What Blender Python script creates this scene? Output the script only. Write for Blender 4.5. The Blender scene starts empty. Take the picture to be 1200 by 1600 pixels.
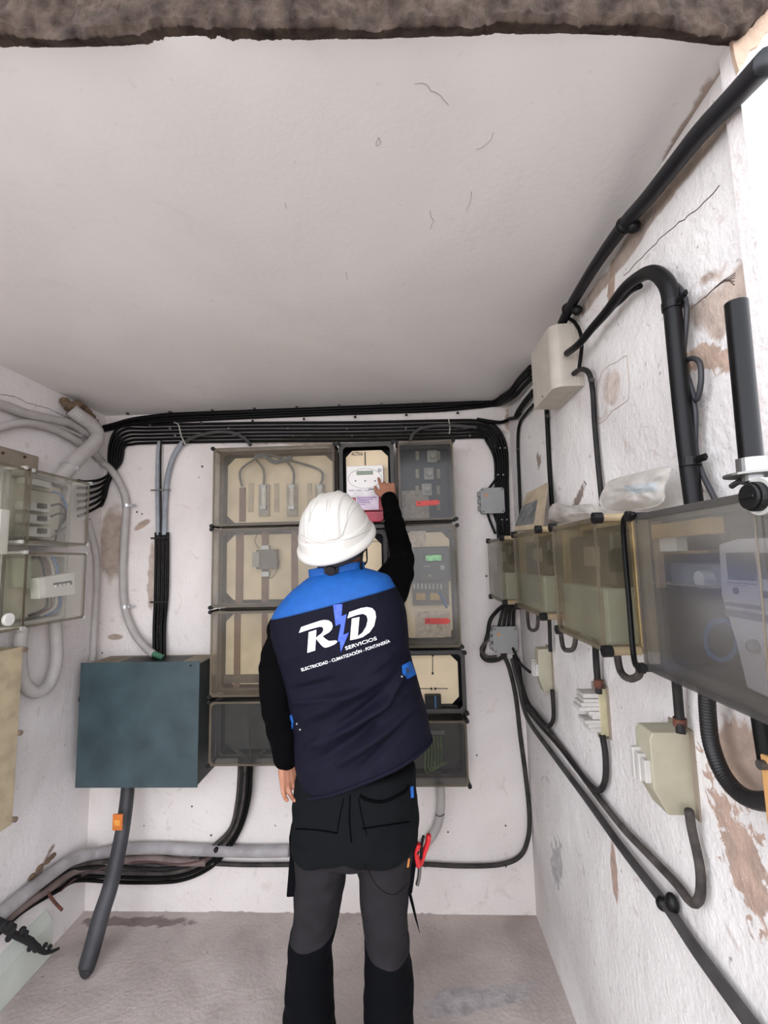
import bpy, bmesh, math, random
from mathutils import Vector, Matrix, noise
from mathutils.bvhtree import BVHTree
random.seed(7)
PI = math.pi
sc = bpy.context.scene
COL = sc.collection

# ------------------------------------------------------------------ camera
F = 702.0
CY = Vector((32, 75, F)).normalized()                 # world +Y (into the room) seen from the camera: x right, y down, z forward
CZ = Vector((-155, -6500, F)); CZ = (CZ - CY * CY.dot(CZ)).normalized()
CX = CY.cross(CZ)
CAM = Vector((0, -2.13, 1.53))
cd = bpy.data.cameras.new('camera'); cam = bpy.data.objects.new('camera', cd); COL.objects.link(cam)
cd.sensor_fit = 'HORIZONTAL'; cd.sensor_width = 36; cd.lens = 36 * F / 1200; cd.clip_start = 0.02
right = Vector((CX.x, CY.x, CZ.x)); down = Vector((CX.y, CY.y, CZ.y)); fwd = Vector((CX.z, CY.z, CZ.z))
mt = Matrix.Identity(4)
for i in range(3):
    mt[i][0] = right[i]; mt[i][1] = -down[i]; mt[i][2] = -fwd[i]; mt[i][3] = CAM[i]
cam.matrix_world = mt
sc.camera = cam

# ------------------------------------------------------------------ light: overcast daylight through the open front
world = bpy.data.worlds.new('sky'); sc.world = world; world.use_nodes = True
wn = world.node_tree.nodes; wl = world.node_tree.links
bg = wn['Background']
tc = wn.new('ShaderNodeTexCoord'); sx = wn.new('ShaderNodeSeparateXYZ'); rp = wn.new('ShaderNodeValToRGB')
wl.new(tc.outputs['Generated'], sx.inputs[0]); wl.new(sx.outputs['Z'], rp.inputs[0]); wl.new(rp.outputs[0], bg.inputs[0])
rp.color_ramp.elements[0].position = 0.0; rp.color_ramp.elements[0].color = (1.07, 1.08, 1.17, 1)
rp.color_ramp.elements[1].position = 0.7; rp.color_ramp.elements[1].color = (0.62, 0.66, 0.72, 1)
bg.inputs[1].default_value = 3.0
sc.view_settings.view_transform = 'Standard'; sc.view_settings.look = 'None'
sc.view_settings.gamma = 1; sc.view_settings.use_curve_mapping = False
sc.view_settings.exposure = 0.55
sc.cycles.max_bounces = 10; sc.cycles.transparent_max_bounces = 16; sc.cycles.diffuse_bounces = 6

# ------------------------------------------------------------------ room dimensions
XL, XR, ZC, YF = -1.478, 0.522, 2.285, -1.52

def ray(px, py):
    d = Vector((px - 600, py - 800, F)); return Vector((d.dot(CX), d.dot(CY), d.dot(CZ)))
def P(px, py, ax, v):
    r = ray(px, py); return CAM + r * ((v - CAM[ax]) / r[ax])
def B(px, py, d=0.0): return P(px, py, 1, -d)
def Rw(px, py, d=0.0): return P(px, py, 0, XR - d)
def Lw(px, py, d=0.0): return P(px, py, 0, XL + d)
def Fl(px, py, d=0.0): return P(px, py, 2, d)
def Cl(px, py, d=0.0): return P(px, py, 2, ZC - d)
def S(d): return d / F                                # metres per pixel at distance d

# ------------------------------------------------------------------ materials
def lin(c):
    return tuple(((v / 255) / 12.92 if v / 255 <= .04045 else ((v / 255 + .055) / 1.055) ** 2.4) for v in c) + (1,)
_m = {}
def M(name, rgb, rough=.5, metal=0.0, var=.12, scale=18, bump=.0, bscale=120, rgb2=None, spec=.5, emit=0):
    if name in _m: return _m[name]
    m = bpy.data.materials.new(name); m.use_nodes = True; n = m.node_tree.nodes; l = m.node_tree.links
    b = n['Principled BSDF']; b.inputs['Roughness'].default_value = rough; b.inputs['Metallic'].default_value = metal
    b.inputs['Specular IOR Level'].default_value = spec
    t = n.new('ShaderNodeTexCoord'); nz = n.new('ShaderNodeTexNoise'); nz.inputs['Scale'].default_value = scale
    nz.inputs['Detail'].default_value = 6; l.new(t.outputs['Object'], nz.inputs['Vector'])
    mx = n.new('ShaderNodeMix'); mx.data_type = 'RGBA'
    c = lin(rgb); c2 = lin(rgb2) if rgb2 else tuple(v * (1 - var * 2.5) for v in c[:3]) + (1,)
    mr = n.new('ShaderNodeMapRange'); mr.inputs[1].default_value = .35; mr.inputs[2].default_value = .7
    l.new(nz.outputs[0], mr.inputs[0]); l.new(mr.outputs[0], mx.inputs[0])
    mx.inputs[6].default_value = c; mx.inputs[7].default_value = c2; l.new(mx.outputs[2], b.inputs['Base Color'])
    if bump:
        n2 = n.new('ShaderNodeTexNoise'); n2.inputs['Scale'].default_value = bscale; n2.inputs['Detail'].default_value = 5
        l.new(t.outputs['Object'], n2.inputs['Vector'])
        bp = n.new('ShaderNodeBump'); bp.inputs['Strength'].default_value = bump; bp.inputs['Distance'].default_value = .004
        l.new(n2.outputs[0], bp.inputs['Height']); l.new(bp.outputs[0], b.inputs['Normal'])
    if emit:
        l.new(mx.outputs[2], b.inputs['Emission Color']); b.inputs['Emission Strength'].default_value = emit
    _m[name] = m; return m

def clear(name, rgb, haze, rough=.12, tint=.95, gloss=.45):
    """dusty see-through plastic: transparent body, thin layer of dust, gloss"""
    if name in _m: return _m[name]
    m = bpy.data.materials.new(name); m.use_nodes = True; n = m.node_tree.nodes; l = m.node_tree.links
    n.remove(n['Principled BSDF']); out = n['Material Output']
    tr = n.new('ShaderNodeBsdfTransparent'); tr.inputs[0].default_value = (tint, tint, tint * .98, 1)
    df = n.new('ShaderNodeBsdfDiffuse'); df.inputs[0].default_value = lin(rgb)
    gl = n.new('ShaderNodeBsdfGlossy'); gl.inputs['Roughness'].default_value = rough
    t = n.new('ShaderNodeTexCoord'); nz = n.new('ShaderNodeTexNoise'); nz.inputs['Scale'].default_value = 7; nz.inputs['Detail'].default_value = 8
    l.new(t.outputs['Object'], nz.inputs['Vector'])
    mr = n.new('ShaderNodeMapRange'); mr.inputs[1].default_value = .3; mr.inputs[2].default_value = .75
    mr.inputs[3].default_value = haze * .55; mr.inputs[4].default_value = haze * 1.45
    l.new(nz.outputs[0], mr.inputs[0])
    a = n.new('ShaderNodeMixShader'); l.new(mr.outputs[0], a.inputs[0]); l.new(tr.outputs[0], a.inputs[1]); l.new(df.outputs[0], a.inputs[2])
    fr = n.new('ShaderNodeFresnel'); fr.inputs[0].default_value = 1.45
    fm = n.new('ShaderNodeMath'); fm.operation = 'MULTIPLY'; fm.inputs[1].default_value = gloss; l.new(fr.outputs[0], fm.inputs[0])
    b = n.new('ShaderNodeMixShader'); l.new(fm.outputs[0], b.inputs[0]); l.new(a.outputs[0], b.inputs[1]); l.new(gl.outputs[0], b.inputs[2])
    l.new(b.outputs[0], out.inputs[0]); _m[name] = m; return m

def plaster(name, rgb, rgb2, blobs, rough=.85, fleck=.35, bump=.5, nscale=2.2):
    """old painted plaster; blobs = worn spots of their own colour: (centre, radii, angle about wall normal axis 'x' or 'y', colour, raggedness, noise scale)"""
    m = bpy.data.materials.new(name); m.use_nodes = True; n = m.node_tree.nodes; l = m.node_tree.links
    b = n['Principled BSDF']; b.inputs['Roughness'].default_value = rough; b.inputs['Specular IOR Level'].default_value = .2
    t = n.new('ShaderNodeTexCoord')
    def nz(s, d=8, dist=0):
        x = n.new('ShaderNodeTexNoise'); x.inputs['Scale'].default_value = s; x.inputs['Detail'].default_value = d; x.inputs['Distortion'].default_value = dist
        l.new(t.outputs['Object'], x.inputs['Vector']); return x.outputs[0]
    def rng(src, a, c, lo=0, hi=1):
        r = n.new('ShaderNodeMapRange'); r.inputs[1].default_value = a; r.inputs[2].default_value = c; r.inputs[3].default_value = lo; r.inputs[4].default_value = hi
        l.new(src, r.inputs[0]); return r.outputs[0]
    def mixc(fac, a, c):
        x = n.new('ShaderNodeMix'); x.data_type = 'RGBA'; l.new(fac, x.inputs[0])
        if isinstance(a, tuple): x.inputs[6].default_value = a
        else: l.new(a, x.inputs[6])
        x.inputs[7].default_value = c; return x.outputs[2]
    col = mixc(rng(nz(nscale, 9, .6), .35, .72), lin(rgb), lin(rgb2))
    col = mixc(rng(nz(48, 6, .3), .66, .76, 0, fleck), col, lin((120, 100, 90)))
    col = mixc(rng(nz(11, 10, 1.5), .63, .72, 0, fleck * .7), col, lin((170, 150, 138)))
    for (c, r, ang, colr, rag, ns) in blobs:
        mp = n.new('ShaderNodeMapping'); mp.vector_type = 'TEXTURE'
        mp.inputs['Location'].default_value = c; mp.inputs['Rotation'].default_value = ang; mp.inputs['Scale'].default_value = r
        l.new(t.outputs['Object'], mp.inputs[0])
        ln = n.new('ShaderNodeVectorMath'); ln.operation = 'LENGTH'; l.new(mp.outputs[0], ln.inputs[0])
        nn = nz(ns, 9, .8); rag = rag * 2.0
        ad = n.new('ShaderNodeMath'); ad.operation = 'MULTIPLY_ADD'; l.new(nn, ad.inputs[0]); ad.inputs[1].default_value = rag; l.new(ln.outputs['Value'], ad.inputs[2])
        msk = rng(ad.outputs[0], 1.0 + rag * .5 - .22, 1.0 + rag * .5 + .02, .85, 0)
        cl = colr if len(colr) == 3 else colr
        x = n.new('ShaderNodeMix'); x.data_type = 'RGBA'; l.new(msk, x.inputs[0]); l.new(col, x.inputs[6])
        v = mixc(rng(nz(25, 8, .5), .35, .7), lin(cl), tuple(q * .62 for q in lin(cl)[:3]) + (1,)); l.new(v, x.inputs[7]); col = x.outputs[2]
    l.new(col, b.inputs['Base Color'])
    bp = n.new('ShaderNodeBump'); bp.inputs['Strength'].default_value = bump; bp.inputs['Distance'].default_value = .006
    ad = n.new('ShaderNodeMath'); ad.operation = 'MULTIPLY_ADD'; l.new(nz(9, 10, .4), ad.inputs[0]); ad.inputs[1].default_value = 2.0; l.new(nz(70, 6), ad.inputs[2])
    l.new(ad.outputs[0], bp.inputs['Height']); l.new(bp.outputs[0], b.inputs['Normal'])
    return m

# ------------------------------------------------------------------ mesh building
class MB:
    def __init__(s): s.v = []; s.f = []; s.mi = []; s.cur = 0
    def add(s, v, f):
        o = len(s.v); s.v += [Vector(p) for p in v]; s.f += [[i + o for i in q] for q in f]; s.mi += [s.cur] * len(f); return s
    def box(s, x0, x1, y0, y1, z0, z1):
        if x0 > x1: x0, x1 = x1, x0
        if y0 > y1: y0, y1 = y1, y0
        if z0 > z1: z0, z1 = z1, z0
        v = [(x, y, z) for x in (x0, x1) for y in (y0, y1) for z in (z0, z1)]
        return s.add(v, [(0, 1, 3, 2), (4, 6, 7, 5), (0, 4, 5, 1), (2, 3, 7, 6), (0, 2, 6, 4), (1, 5, 7, 3)])
    def prism(s, pts, a, b):
        """pts: (x,z) outline extruded along y from a to b"""
        k = len(pts); v = [(p[0], a, p[1]) for p in pts] + [(p[0], b, p[1]) for p in pts]
        return s.add(v, [list(range(k)), list(range(2 * k - 1, k - 1, -1))] + [[(i + 1) % k, i, k + i, k + (i + 1) % k] for i in range(k)])
    def prismx(s, pts, a, b):
        """pts: (y,z) outline extruded along x"""
        k = len(pts); v = [(a, p[0], p[1]) for p in pts] + [(b, p[0], p[1]) for p in pts]
        return s.add(v, [list(range(k)), list(range(2 * k - 1, k - 1, -1))] + [[(i + 1) % k, i, k + i, k + (i + 1) % k] for i in range(k)])
    def ring(s, o, i, a, b):
        """frame between outer outline o and inner outline i (same count), y from a to b"""
        k = len(o); v = [(p[0], a, p[1]) for p in o] + [(p[0], a, p[1]) for p in i] + [(p[0], b, p[1]) for p in o] + [(p[0], b, p[1]) for p in i]
        f = []
        for q in range(k):
            r = (q + 1) % k
            f += [[q, r, k + r, k + q], [2 * k + q, 3 * k + q, 3 * k + r, 2 * k + r], [q, 2 * k + q, 2 * k + r, r], [k + q, k + r, 3 * k + r, 3 * k + q]]
        return s.add(v, f)
    def sweep(s, pts, rad, n=10, caps=True, flat=1.0):
        rings = []; up = None
        for i, p in enumerate(pts):
            a = pts[max(i - 1, 0)]; b = pts[min(i + 1, len(pts) - 1)]; t = (b - a)
            if t.length < 1e-9: t = Vector((0, 0, 1))
            t.normalize()
            if up is None:
                up = Vector((0, 0, 1)) if abs(t.z) < .9 else Vector((0, 1, 0))
            u = (up - t * up.dot(t))
            if u.length < 1e-6: u = t.orthogonal()
            u.normalize(); up = u; w = t.cross(u)
            r = rad(i) if callable(rad) else (rad[i] if isinstance(rad, (list, tuple)) else rad)
            rings.append([p + (u * math.cos(2 * PI * k / n) + w * math.sin(2 * PI * k / n) * flat) * r for k in range(n)])
        v = [q for r_ in rings for q in r_]; f = []
        for i in range(len(rings) - 1):
            for k in range(n):
                f.append([i * n + k, i * n + (k + 1) % n, (i + 1) * n + (k + 1) % n, (i + 1) * n + k])
        if caps: f += [list(range(n - 1, -1, -1)), [len(v) - n + k for k in range(n)]]
        return s.add(v, f)
    def cyl(s, a, b, r, n=16, r2=None): return s.sweep([Vector(a), Vector(b)], [r, r if r2 is None else r2], n)
    def ball(s, c, r, n=16, m=10, sc_=(1, 1, 1), rot=None):
        c = Vector(c); v = []; f = []
        for i in range(m + 1):
            th = PI * i / m
            for k in range(n):
                q = Vector((math.sin(th) * math.cos(2 * PI * k / n) * sc_[0], math.sin(th) * math.sin(2 * PI * k / n) * sc_[1], math.cos(th) * sc_[2])) * r
                if rot: q = rot @ q
                v.append(c + q)
        for i in range(m):
            for k in range(n): f.append([i * n + k, (i + 1) * n + k, (i + 1) * n + (k + 1) % n, i * n + (k + 1) % n])
        return s.add(v, f)
    def capsule(s, pts, rads, n=14, per=6):
        """tapered limb through the points with rounded ends"""
        q = smooth(pts, per); rr = smooth1(rads, per)
        a = (q[0] - q[1]).normalized(); b = (q[-1] - q[-2]).normalized(); A = []; RA = []
        for t in (1.0, .9, .65, .3): A.append(q[0] + a * rr[0] * math.sin(t * PI / 2)); RA.append(max(rr[0] * math.cos(t * PI / 2), rr[0] * .05))
        E_ = []; RE = []
        for t in (.3, .65, .9, 1.0): E_.append(q[-1] + b * rr[-1] * math.sin(t * PI / 2)); RE.append(max(rr[-1] * math.cos(t * PI / 2), rr[-1] * .05))
        return s.sweep(A + q + E_, RA + rr + RE, n)
    def build(s, name, mat, parent=None, world=True, smooth_=False, bevel=0, seg=2, origin=None, auto=False):
        me = bpy.data.meshes.new(name); vs = s.v
        o = bpy.data.objects.new(name, me); COL.objects.link(o)
        if parent is not None:
            o.parent = parent
            if world:
                inv = WM[parent.name].inverted(); vs = [inv @ p for p in vs]
            WM[o.name] = WM[parent.name].copy() if world or True else None
        else:
            if origin is None:
                lo = [min(p[i] for p in vs) for i in range(3)]; hi = [max(p[i] for p in vs) for i in range(3)]
                origin = Vector(((lo[0] + hi[0]) / 2, (lo[1] + hi[1]) / 2, lo[2]))
            vs = [p - Vector(origin) for p in vs]; o.location = origin; WM[o.name] = Matrix.Translation(origin)
        me.from_pydata([tuple(p) for p in vs], [], s.f)
        bm = bmesh.new(); bm.from_mesh(me)
        bmesh.ops.recalc_face_normals(bm, faces=bm.faces); bm.to_mesh(me); bm.free()
        for m_ in (mat if isinstance(mat, (list, tuple)) else [mat]): me.materials.append(m_)
        if isinstance(mat, (list, tuple)):
            for p, i in zip(me.polygons, s.mi): p.material_index = i
        if smooth_ or bevel:
            for p in me.polygons: p.use_smooth = smooth_
        if bevel:
            bv = o.modifiers.new('bevel', 'BEVEL'); bv.width = bevel; bv.segments = seg; bv.limit_method = 'ANGLE'; bv.angle_limit = math.radians(40)
        return o
WM = {}
def smooth(pts, per=8):
    pts = [Vector(p) for p in pts]; out = []
    if len(pts) < 3:
        return [pts[0].lerp(pts[-1], i / per) for i in range(per + 1)]
    for i in range(len(pts) - 1):
        p0 = pts[max(i - 1, 0)]; p1 = pts[i]; p2 = pts[i + 1]; p3 = pts[min(i + 2, len(pts) - 1)]
        for k in range(per):
            t = k / per
            out.append(.5 * ((2 * p1) + (p2 - p0) * t + (2 * p0 - 5 * p1 + 4 * p2 - p3) * t * t + (3 * p1 - p0 - 3 * p2 + p3) * t ** 3))
    out.append(pts[-1]); return out
def smooth1(v, per):
    r = smooth([Vector((x, 0, 0)) for x in v], per); return [max(q.x, .0005) for q in r]
def tag(o, label=None, cat=None, group=None, kind=None):
    if label: o['label'] = label
    if cat: o['category'] = cat
    if group: o['group'] = group
    if kind: o['kind'] = kind
    return o
def thing(name, label, cat, loc, rotz=0, group=None):
    o = bpy.data.objects.new(name, None); COL.objects.link(o); o.location = loc; o.rotation_euler = (0, 0, rotz)
    o.empty_display_size = .05
    WM[o.name] = Matrix.Translation(Vector(loc)) @ Matrix.Rotation(rotz, 4, 'Z')
    return tag(o, label, cat, group)
def tube(name, pts, r, mat, parent=None, n=10, per=8, corr=0, label=None, cat=None, group=None, amp=.12):
    q = smooth(pts, per); r0 = max(r) if isinstance(r, (list, tuple)) else r
    for p in q:                                          # keep the run just inside the walls it is fixed to
        p.x = min(max(p.x, XL + r0 + .001), XR - r0 - .001) if p.y > YF else p.x; p.y = min(p.y, -r0 - .001); p.z = min(max(p.z, r0), ZC - r0 - .001)
    if corr:                                             # corrugated: resample finely and swell the radius
        d = [0]
        for i in range(1, len(q)): d.append(d[-1] + (q[i] - q[i - 1]).length)
        k = int(d[-1] / (corr / 4)); out = []; j = 0
        for i in range(k + 1):
            s_ = d[-1] * i / k
            while j < len(d) - 2 and d[j + 1] < s_: j += 1
            t = (s_ - d[j]) / max(d[j + 1] - d[j], 1e-9); out.append(q[j].lerp(q[j + 1], min(t, 1)))
        q = out; rad = lambda i: r * (1 - amp * (0, .5, 1, .5)[i % 4])
    else: rad = r if not isinstance(r, (list, tuple)) else smooth1(r, per)
    o = MB().sweep(q, rad, n).build(name, mat, parent, smooth_=True)
    if label: tag(o, label, cat, group)
    return o

# colours of the place
black = M('black_sheath', (10, 9, 9), .5, var=.2, scale=30, spec=.18)
dusty = M('dusty_sheath', (84, 77, 73), .75, rgb2=(40, 36, 35), scale=22, spec=.3)
dblack = M('dusty_black', (38, 35, 34), .6, rgb2=(14, 13, 13), scale=20, spec=.3)
greyc = M('grey_conduit', (176, 170, 166), .6, var=.06)
whitec = M('pale_conduit', (172, 168, 168), .6, rgb2=(134, 129, 128), scale=12)
bluegrey = M('blue_grey_conduit', (150, 154, 160), .6, var=.12)
steel = M('steel', (150, 150, 148), .35, .9)
rust = M('rust', (105, 62, 48), .9, rgb2=(60, 40, 34), scale=60)
tan = M('tan_plate', (240, 219, 184), .7, var=.05, scale=6)
darkf = M('grey_plastic', (66, 63, 61), .55, rgb2=(44, 40, 37), scale=12)
browndust = M('dusty_grey_plastic', (92, 82, 72), .7, rgb2=(56, 49, 43), scale=9)
blackp = M('black_plastic', (9, 9, 10), .45, spec=.3)
copper = M('busbar', (128, 92, 70), .5, .2, rgb2=(92, 66, 52), scale=14)
whitep = M('white_plastic', (226, 224, 218), .4, var=.04)
cream = M('cream_plastic', (168, 162, 141), .55, rgb2=(148, 142, 122), scale=10)
redl = M('red_sticker', (205, 60, 52), .5)
green = M('green_wire', (92, 138, 74), .5, rgb2=(150, 160, 70), scale=60)
bluew = M('blue_wire', (60, 105, 160), .45)
brownw = M('brown_wire', (92, 56, 48), .45)
screwm = M('black_knob', (14, 13, 13), .5, spec=.3)
clearscrew = M('clear_knob', (205, 203, 196), .25)
chrome = M('chrome', (225, 225, 225), .3, .6)
boxgrey = M('light_grey_plastic', (150, 150, 148), .5, var=.05)
wood = M('weathered_wood', (150, 138, 122), .85, rgb2=(120, 108, 94), scale=8)
clipm = M('nail_clip', (60, 56, 54), .5)
nail = M('nail_head', (200, 196, 190), .35, .6)
lidB = clear('clear_lid_dusty', (136, 122, 104), .15, .15)
lidD = clear('smoky_lid', (84, 84, 84), .16, .12, .84)
lidR = clear('yellowed_lid', (158, 146, 120), .13, .12, .88)
lidS = clear('scuffed_lid', (152, 145, 137), .14, .16, .86)
lidL = clear('clear_lid_clean', (170, 167, 158), .04, .1, .99, .25)
rimc = clear('lid_rim_plastic', (128, 116, 98), .45, .15, .85)
bagm = clear('plastic_film', (215, 208, 200), .5, .2, .95)

# ------------------------------------------------------------------ the setting
def struct(o): o['kind'] = 'structure'; return o
def slab(name, mat, x0, x1, y0, y1, z0, z1):
    return struct(MB().box(x0, x1, y0, y1, z0, z1).build(name, mat, origin=(0, 0, 0)))
Rg = lambda px, py: tuple(Rw(px, py)); Bg = lambda px, py: tuple(B(px, py)); Lg = lambda px, py: tuple(Lw(px, py))
tanp = (186, 168, 150)
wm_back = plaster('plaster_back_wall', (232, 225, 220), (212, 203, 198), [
    (Bg(176, 850), (.075, .2, .20), (0, 0, 0), (178, 158, 142), .5, 9),
    (Bg(222, 820), (.055, .2, .02), (0, -.5, 0), (172, 146, 126), .5, 14),
    (Bg(237, 900), (.02, .2, .17), (0, 0, 0), (186, 166, 152), .8, 12),
    (Bg(180, 995), (.04, .2, .016), (0, 0, 0), (170, 150, 128), .3, 14),
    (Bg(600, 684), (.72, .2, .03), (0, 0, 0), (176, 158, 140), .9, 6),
    (Bg(796, 655), (.03, .2, .06), (0, 0, 0), (176, 152, 130), .8, 10),
    (Bg(480, 1432), (1.1, .2, .018), (0, 0, 0), (150, 140, 136), 1.0, 14),
])
wm_right = plaster('plaster_right_wall', (230, 226, 222), (198, 192, 189), [
    (Rg(1155, 470), (.2, .17, .055), (math.radians(28), 0, 0), (190, 168, 152), .9, 16),
    (Rg(1120, 560), (.2, .12, .02), (math.radians(28), 0, 0), (186, 156, 134), 1.6, 30),
    (Rg(955, 450), (.2, .02, .07), (.3, 0, 0), (176, 146, 122), .8, 20),
    (Rg(955, 605), (.2, .055, .045), (0, 0, 0), (214, 198, 186), .5, 12),
    (Rg(1050, 290), (.2, .55, .026), (0, 0, 0), (166, 146, 130), .8, 9),
    (Rg(1160, 1180), (.2, .07, .07), (0, 0, 0), (178, 150, 130), .9, 14),
    (Rg(1160, 1330), (.2, .05, .11), (-.5, 0, 0), (180, 148, 128), 1.9, 42),
    (Rg(960, 1360), (.2, .018, .08), (0, 0, 0), (172, 140, 120), .9, 20),
    (Rg(905, 775), (.2, .05, .02), (-.5, 0, 0), (120, 98, 84), 1.3, 40),
    (Rg(842, 720), (.2, .03, .03), (0, 0, 0), (150, 128, 112), 1.2, 34),
    (Rg(1086, 700), (.2, .012, .2), (0, 0, 0), (120, 98, 80), 1.2, 30),
    (Rg(870, 1345), (.2, .05, .10), (.5, 0, 0), (186, 184, 184), 1.6, 22),
], fleck=.7, bump=.7)
wm_left = plaster('plaster_left_wall', (228, 222, 220), (206, 198, 195), [
    (Lg(60, 1365), (.2, .09, .02), (.7, 0, 0), (150, 126, 112), .9, 20),
    (Lg(118, 640), (.2, .05, .05), (0, 0, 0), (130, 104, 82), .8, 12),
])
wm_ceil = plaster('plaster_ceiling', (238, 234, 231), (224, 219, 216), [
    (tuple(Cl(1090, 190)), (.03, .1, .2), (0, 0, 0), (172, 150, 134), .9, 14),
], fleck=.08, bump=.09, nscale=1.4)
wm_floor = plaster('concrete_floor', (196, 185, 179), (164, 153, 147), [
    (tuple(Fl(740, 1560)), (.25, .05, .2), (0, 0, .2), (190, 184, 184), 1.0, 8),
    (tuple(Fl(200, 1440)), (.3, .03, .2), (0, 0, 0), (132, 118, 114), 1.0, 14),
], fleck=.6, bump=.6, nscale=3.5)
wm_front = plaster('facade_plaster', (232, 226, 222), (214, 206, 202), [], bump=.7)
slab('floor', wm_floor, XL - .2, XR + .2, -1.75, .1, -.1, 0)
pv = M('paving', (156, 148, 138), .9, var=.15, scale=4, bump=.6, bscale=40)
struct(MB().box(-7, 7, -10, -1.75, -.1, -.004).build('floor_outside', pv, origin=(0, 0, 0)))
FR = [(-2.4, -1.60), (-.55, -1.592), (0, -1.570), (.26, -1.560), (.40, -1.545), (.508, -1.527), (.9, -1.527), (1.5, -1.527)]   # broken front edge of the slab
def front(x):
    for (a, b), (c, d) in zip(FR, FR[1:]):
        if a <= x <= c: return b + (d - b) * (x - a) / (c - a)
    return FR[-1][1]
cm = MB(); pc = [(XL - .25, .25)] + [(max(x, XL - .25), y + .008) for x, y in FR if x < XR + .25] + [(XR + .25, front(.7) + .008), (XR + .25, .25)]
kc = len(pc); cm.add([(x, y, ZC) for x, y in pc] + [(x, y, ZC + .15) for x, y in pc], [list(range(kc)), list(range(2 * kc - 1, kc - 1, -1))] + [[i, (i + 1) % kc, kc + (i + 1) % kc, kc + i] for i in range(kc)])
struct(cm.build('ceiling', wm_ceil, origin=(0, 0, 0)))
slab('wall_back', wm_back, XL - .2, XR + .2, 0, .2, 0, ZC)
slab('wall_left', wm_left, XL - .2, XL, YF, 0, 0, ZC)
slab('wall_right', wm_right, XR, XR + .2, YF + .02, 0, 0, ZC)

# front face of the niche: jamb on the right, bare rough masonry above
jb = MB(); jb.box(XR - .014, 3.2, YF, YF + .03, 0, ZC + .3); jb.box(-4, XL + .05, YF - .05, YF, 0, ZC + .3)
jo = struct(jb.build('wall_front', wm_front, origin=(0, 0, 0)))
rock_m = M('rough_rubble', (80, 68, 60), .95, rgb2=(38, 31, 27), scale=34, bump=1.0, bscale=60, spec=.15)
tan_m = M('bare_render', (190, 164, 142), .9, rgb2=(160, 134, 114), scale=20, bump=.8, bscale=70)
def rough_strip(name, mat, x0, x1, y, z0, z1, nx, nz_, amp, edge):
    v = []; f = []
    for j in range(nz_ + 1):
        for i in range(nx + 1):
            x = x0 + (x1 - x0) * i / nx; t = (j / nz_) ** 1.6
            zl = z0 + max(0, x - .508) * .95
            e = noise.fractal(Vector((x * 5.5, 3.1, 0)), .8, 2.1, 6) * edge
            e += .004 * noise.noise(Vector((x * 55, 7, 1))) + .003 * noise.noise(Vector((x * 160, 2, 9)))
            e = e - .010 - .008 * max(0, 1 - abs(x - .44) / .09) ** .7
            z = zl + (z1 - zl) * t + e * max(0, 1 - t * 8)
            h = noise.fractal(Vector((x * 12, z * 6 + 5, 2)), .8, 2, 6) + .4 * noise.noise(Vector((x * 90, z * 22, 8)))
            y = front(x) - .002
            v.append((x, y - (h + .8) * amp * (.35 + .65 * min(1, j / 5)), z))
    o = len(v); v += [(p[0], front(p[0]) + .02, max(ZC + .002, p[2])) for p in v[:nx + 1]]
    for j in range(nz_):
        for i in range(nx): a = j * (nx + 1) + i; f.append([a, a + 1, a + nx + 2, a + nx + 1])
    for i in range(nx): f.append([i, o + i, o + i + 1, i + 1])
    return struct(MB().add(v, f).build(name, mat, smooth_=False, origin=(0, 0, 0)))
rough_strip('trim_1', rock_m, -2.2, 1.4, YF, ZC + .0, ZC + 1.0, 1300, 110, .012, .010)
tb = MB()                                               # bare render band where the jamb meets the masonry
cs = [P(x, y, 1, YF - .003) for x, y in ((1143, 62), (1170, 30), (1200, 0), (1260, -50), (1260, 2), (1210, 40), (1196, 52), (1184, 72), (1172, 78), (1163, 98), (1154, 112), (1148, 92))]
tb.prism([(p.x, p.z) for p in cs], YF - .004, YF + .002)
struct(tb.build('trim_2', tan_m, origin=(0, 0, 0)))

# cracks and knocked plaster edges: parts of the walls
def wallcrack(pts, fn, r=.0012, mat=None, name='crack', parent=None):
    q = smooth([fn(*p) for p in pts], 6)
    q = [p + Vector((noise.noise(p * 60), noise.noise(p * 60 + Vector((5, 5, 5))), noise.noise(p * 60 + Vector((9, 1, 2))))) * .004 for p in q]
    ax = {B: 1, Rw: 0, Lw: 0, Cl: 2}[fn]; ref = fn(*pts[0])[ax]
    for p in q: p[ax] = ref
    o = MB().sweep(q, r, 5).build(name, mat or M('crack_dark', (86, 74, 68), .9), parent); return o
wr = bpy.data.objects['wall_right']; wlft = bpy.data.objects['wall_left']
wallcrack([(1125, 290), (1100, 318), (1070, 342), (1040, 365), (1010, 395), (975, 432)], Rw, .0011, parent=wr)
wallcrack([(980, 555), (955, 570), (938, 590), (934, 660), (960, 640), (982, 620), (980, 556)], Rw, .001, M('chip_edge', (178, 158, 142), .9), 'plaster_edge', wr)
wallcrack([(0, 616), (22, 620), (44, 630), (74, 638), (110, 655)], Lw, .0012, parent=wlft)
cl_ = bpy.data.objects['ceiling']; wb_ = bpy.data.objects['wall_back']; chip = M('ceiling_chip', (176, 168, 162), .9)
for pts in ([(648, 132), (662, 130), (672, 142), (690, 150), (700, 165)], [(737, 300), (734, 315), (728, 330)], [(672, 330), (676, 345), (672, 358)], [(590, 215), (594, 224), (588, 228), (590, 216)], [(445, 318), (447, 326)], [(540, 425), (543, 437)], [(745, 232), (762, 225), (772, 208)]):
    wallcrack(pts, Cl, .0007, chip, 'plaster_edge', cl_)
random.seed(21)
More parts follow.
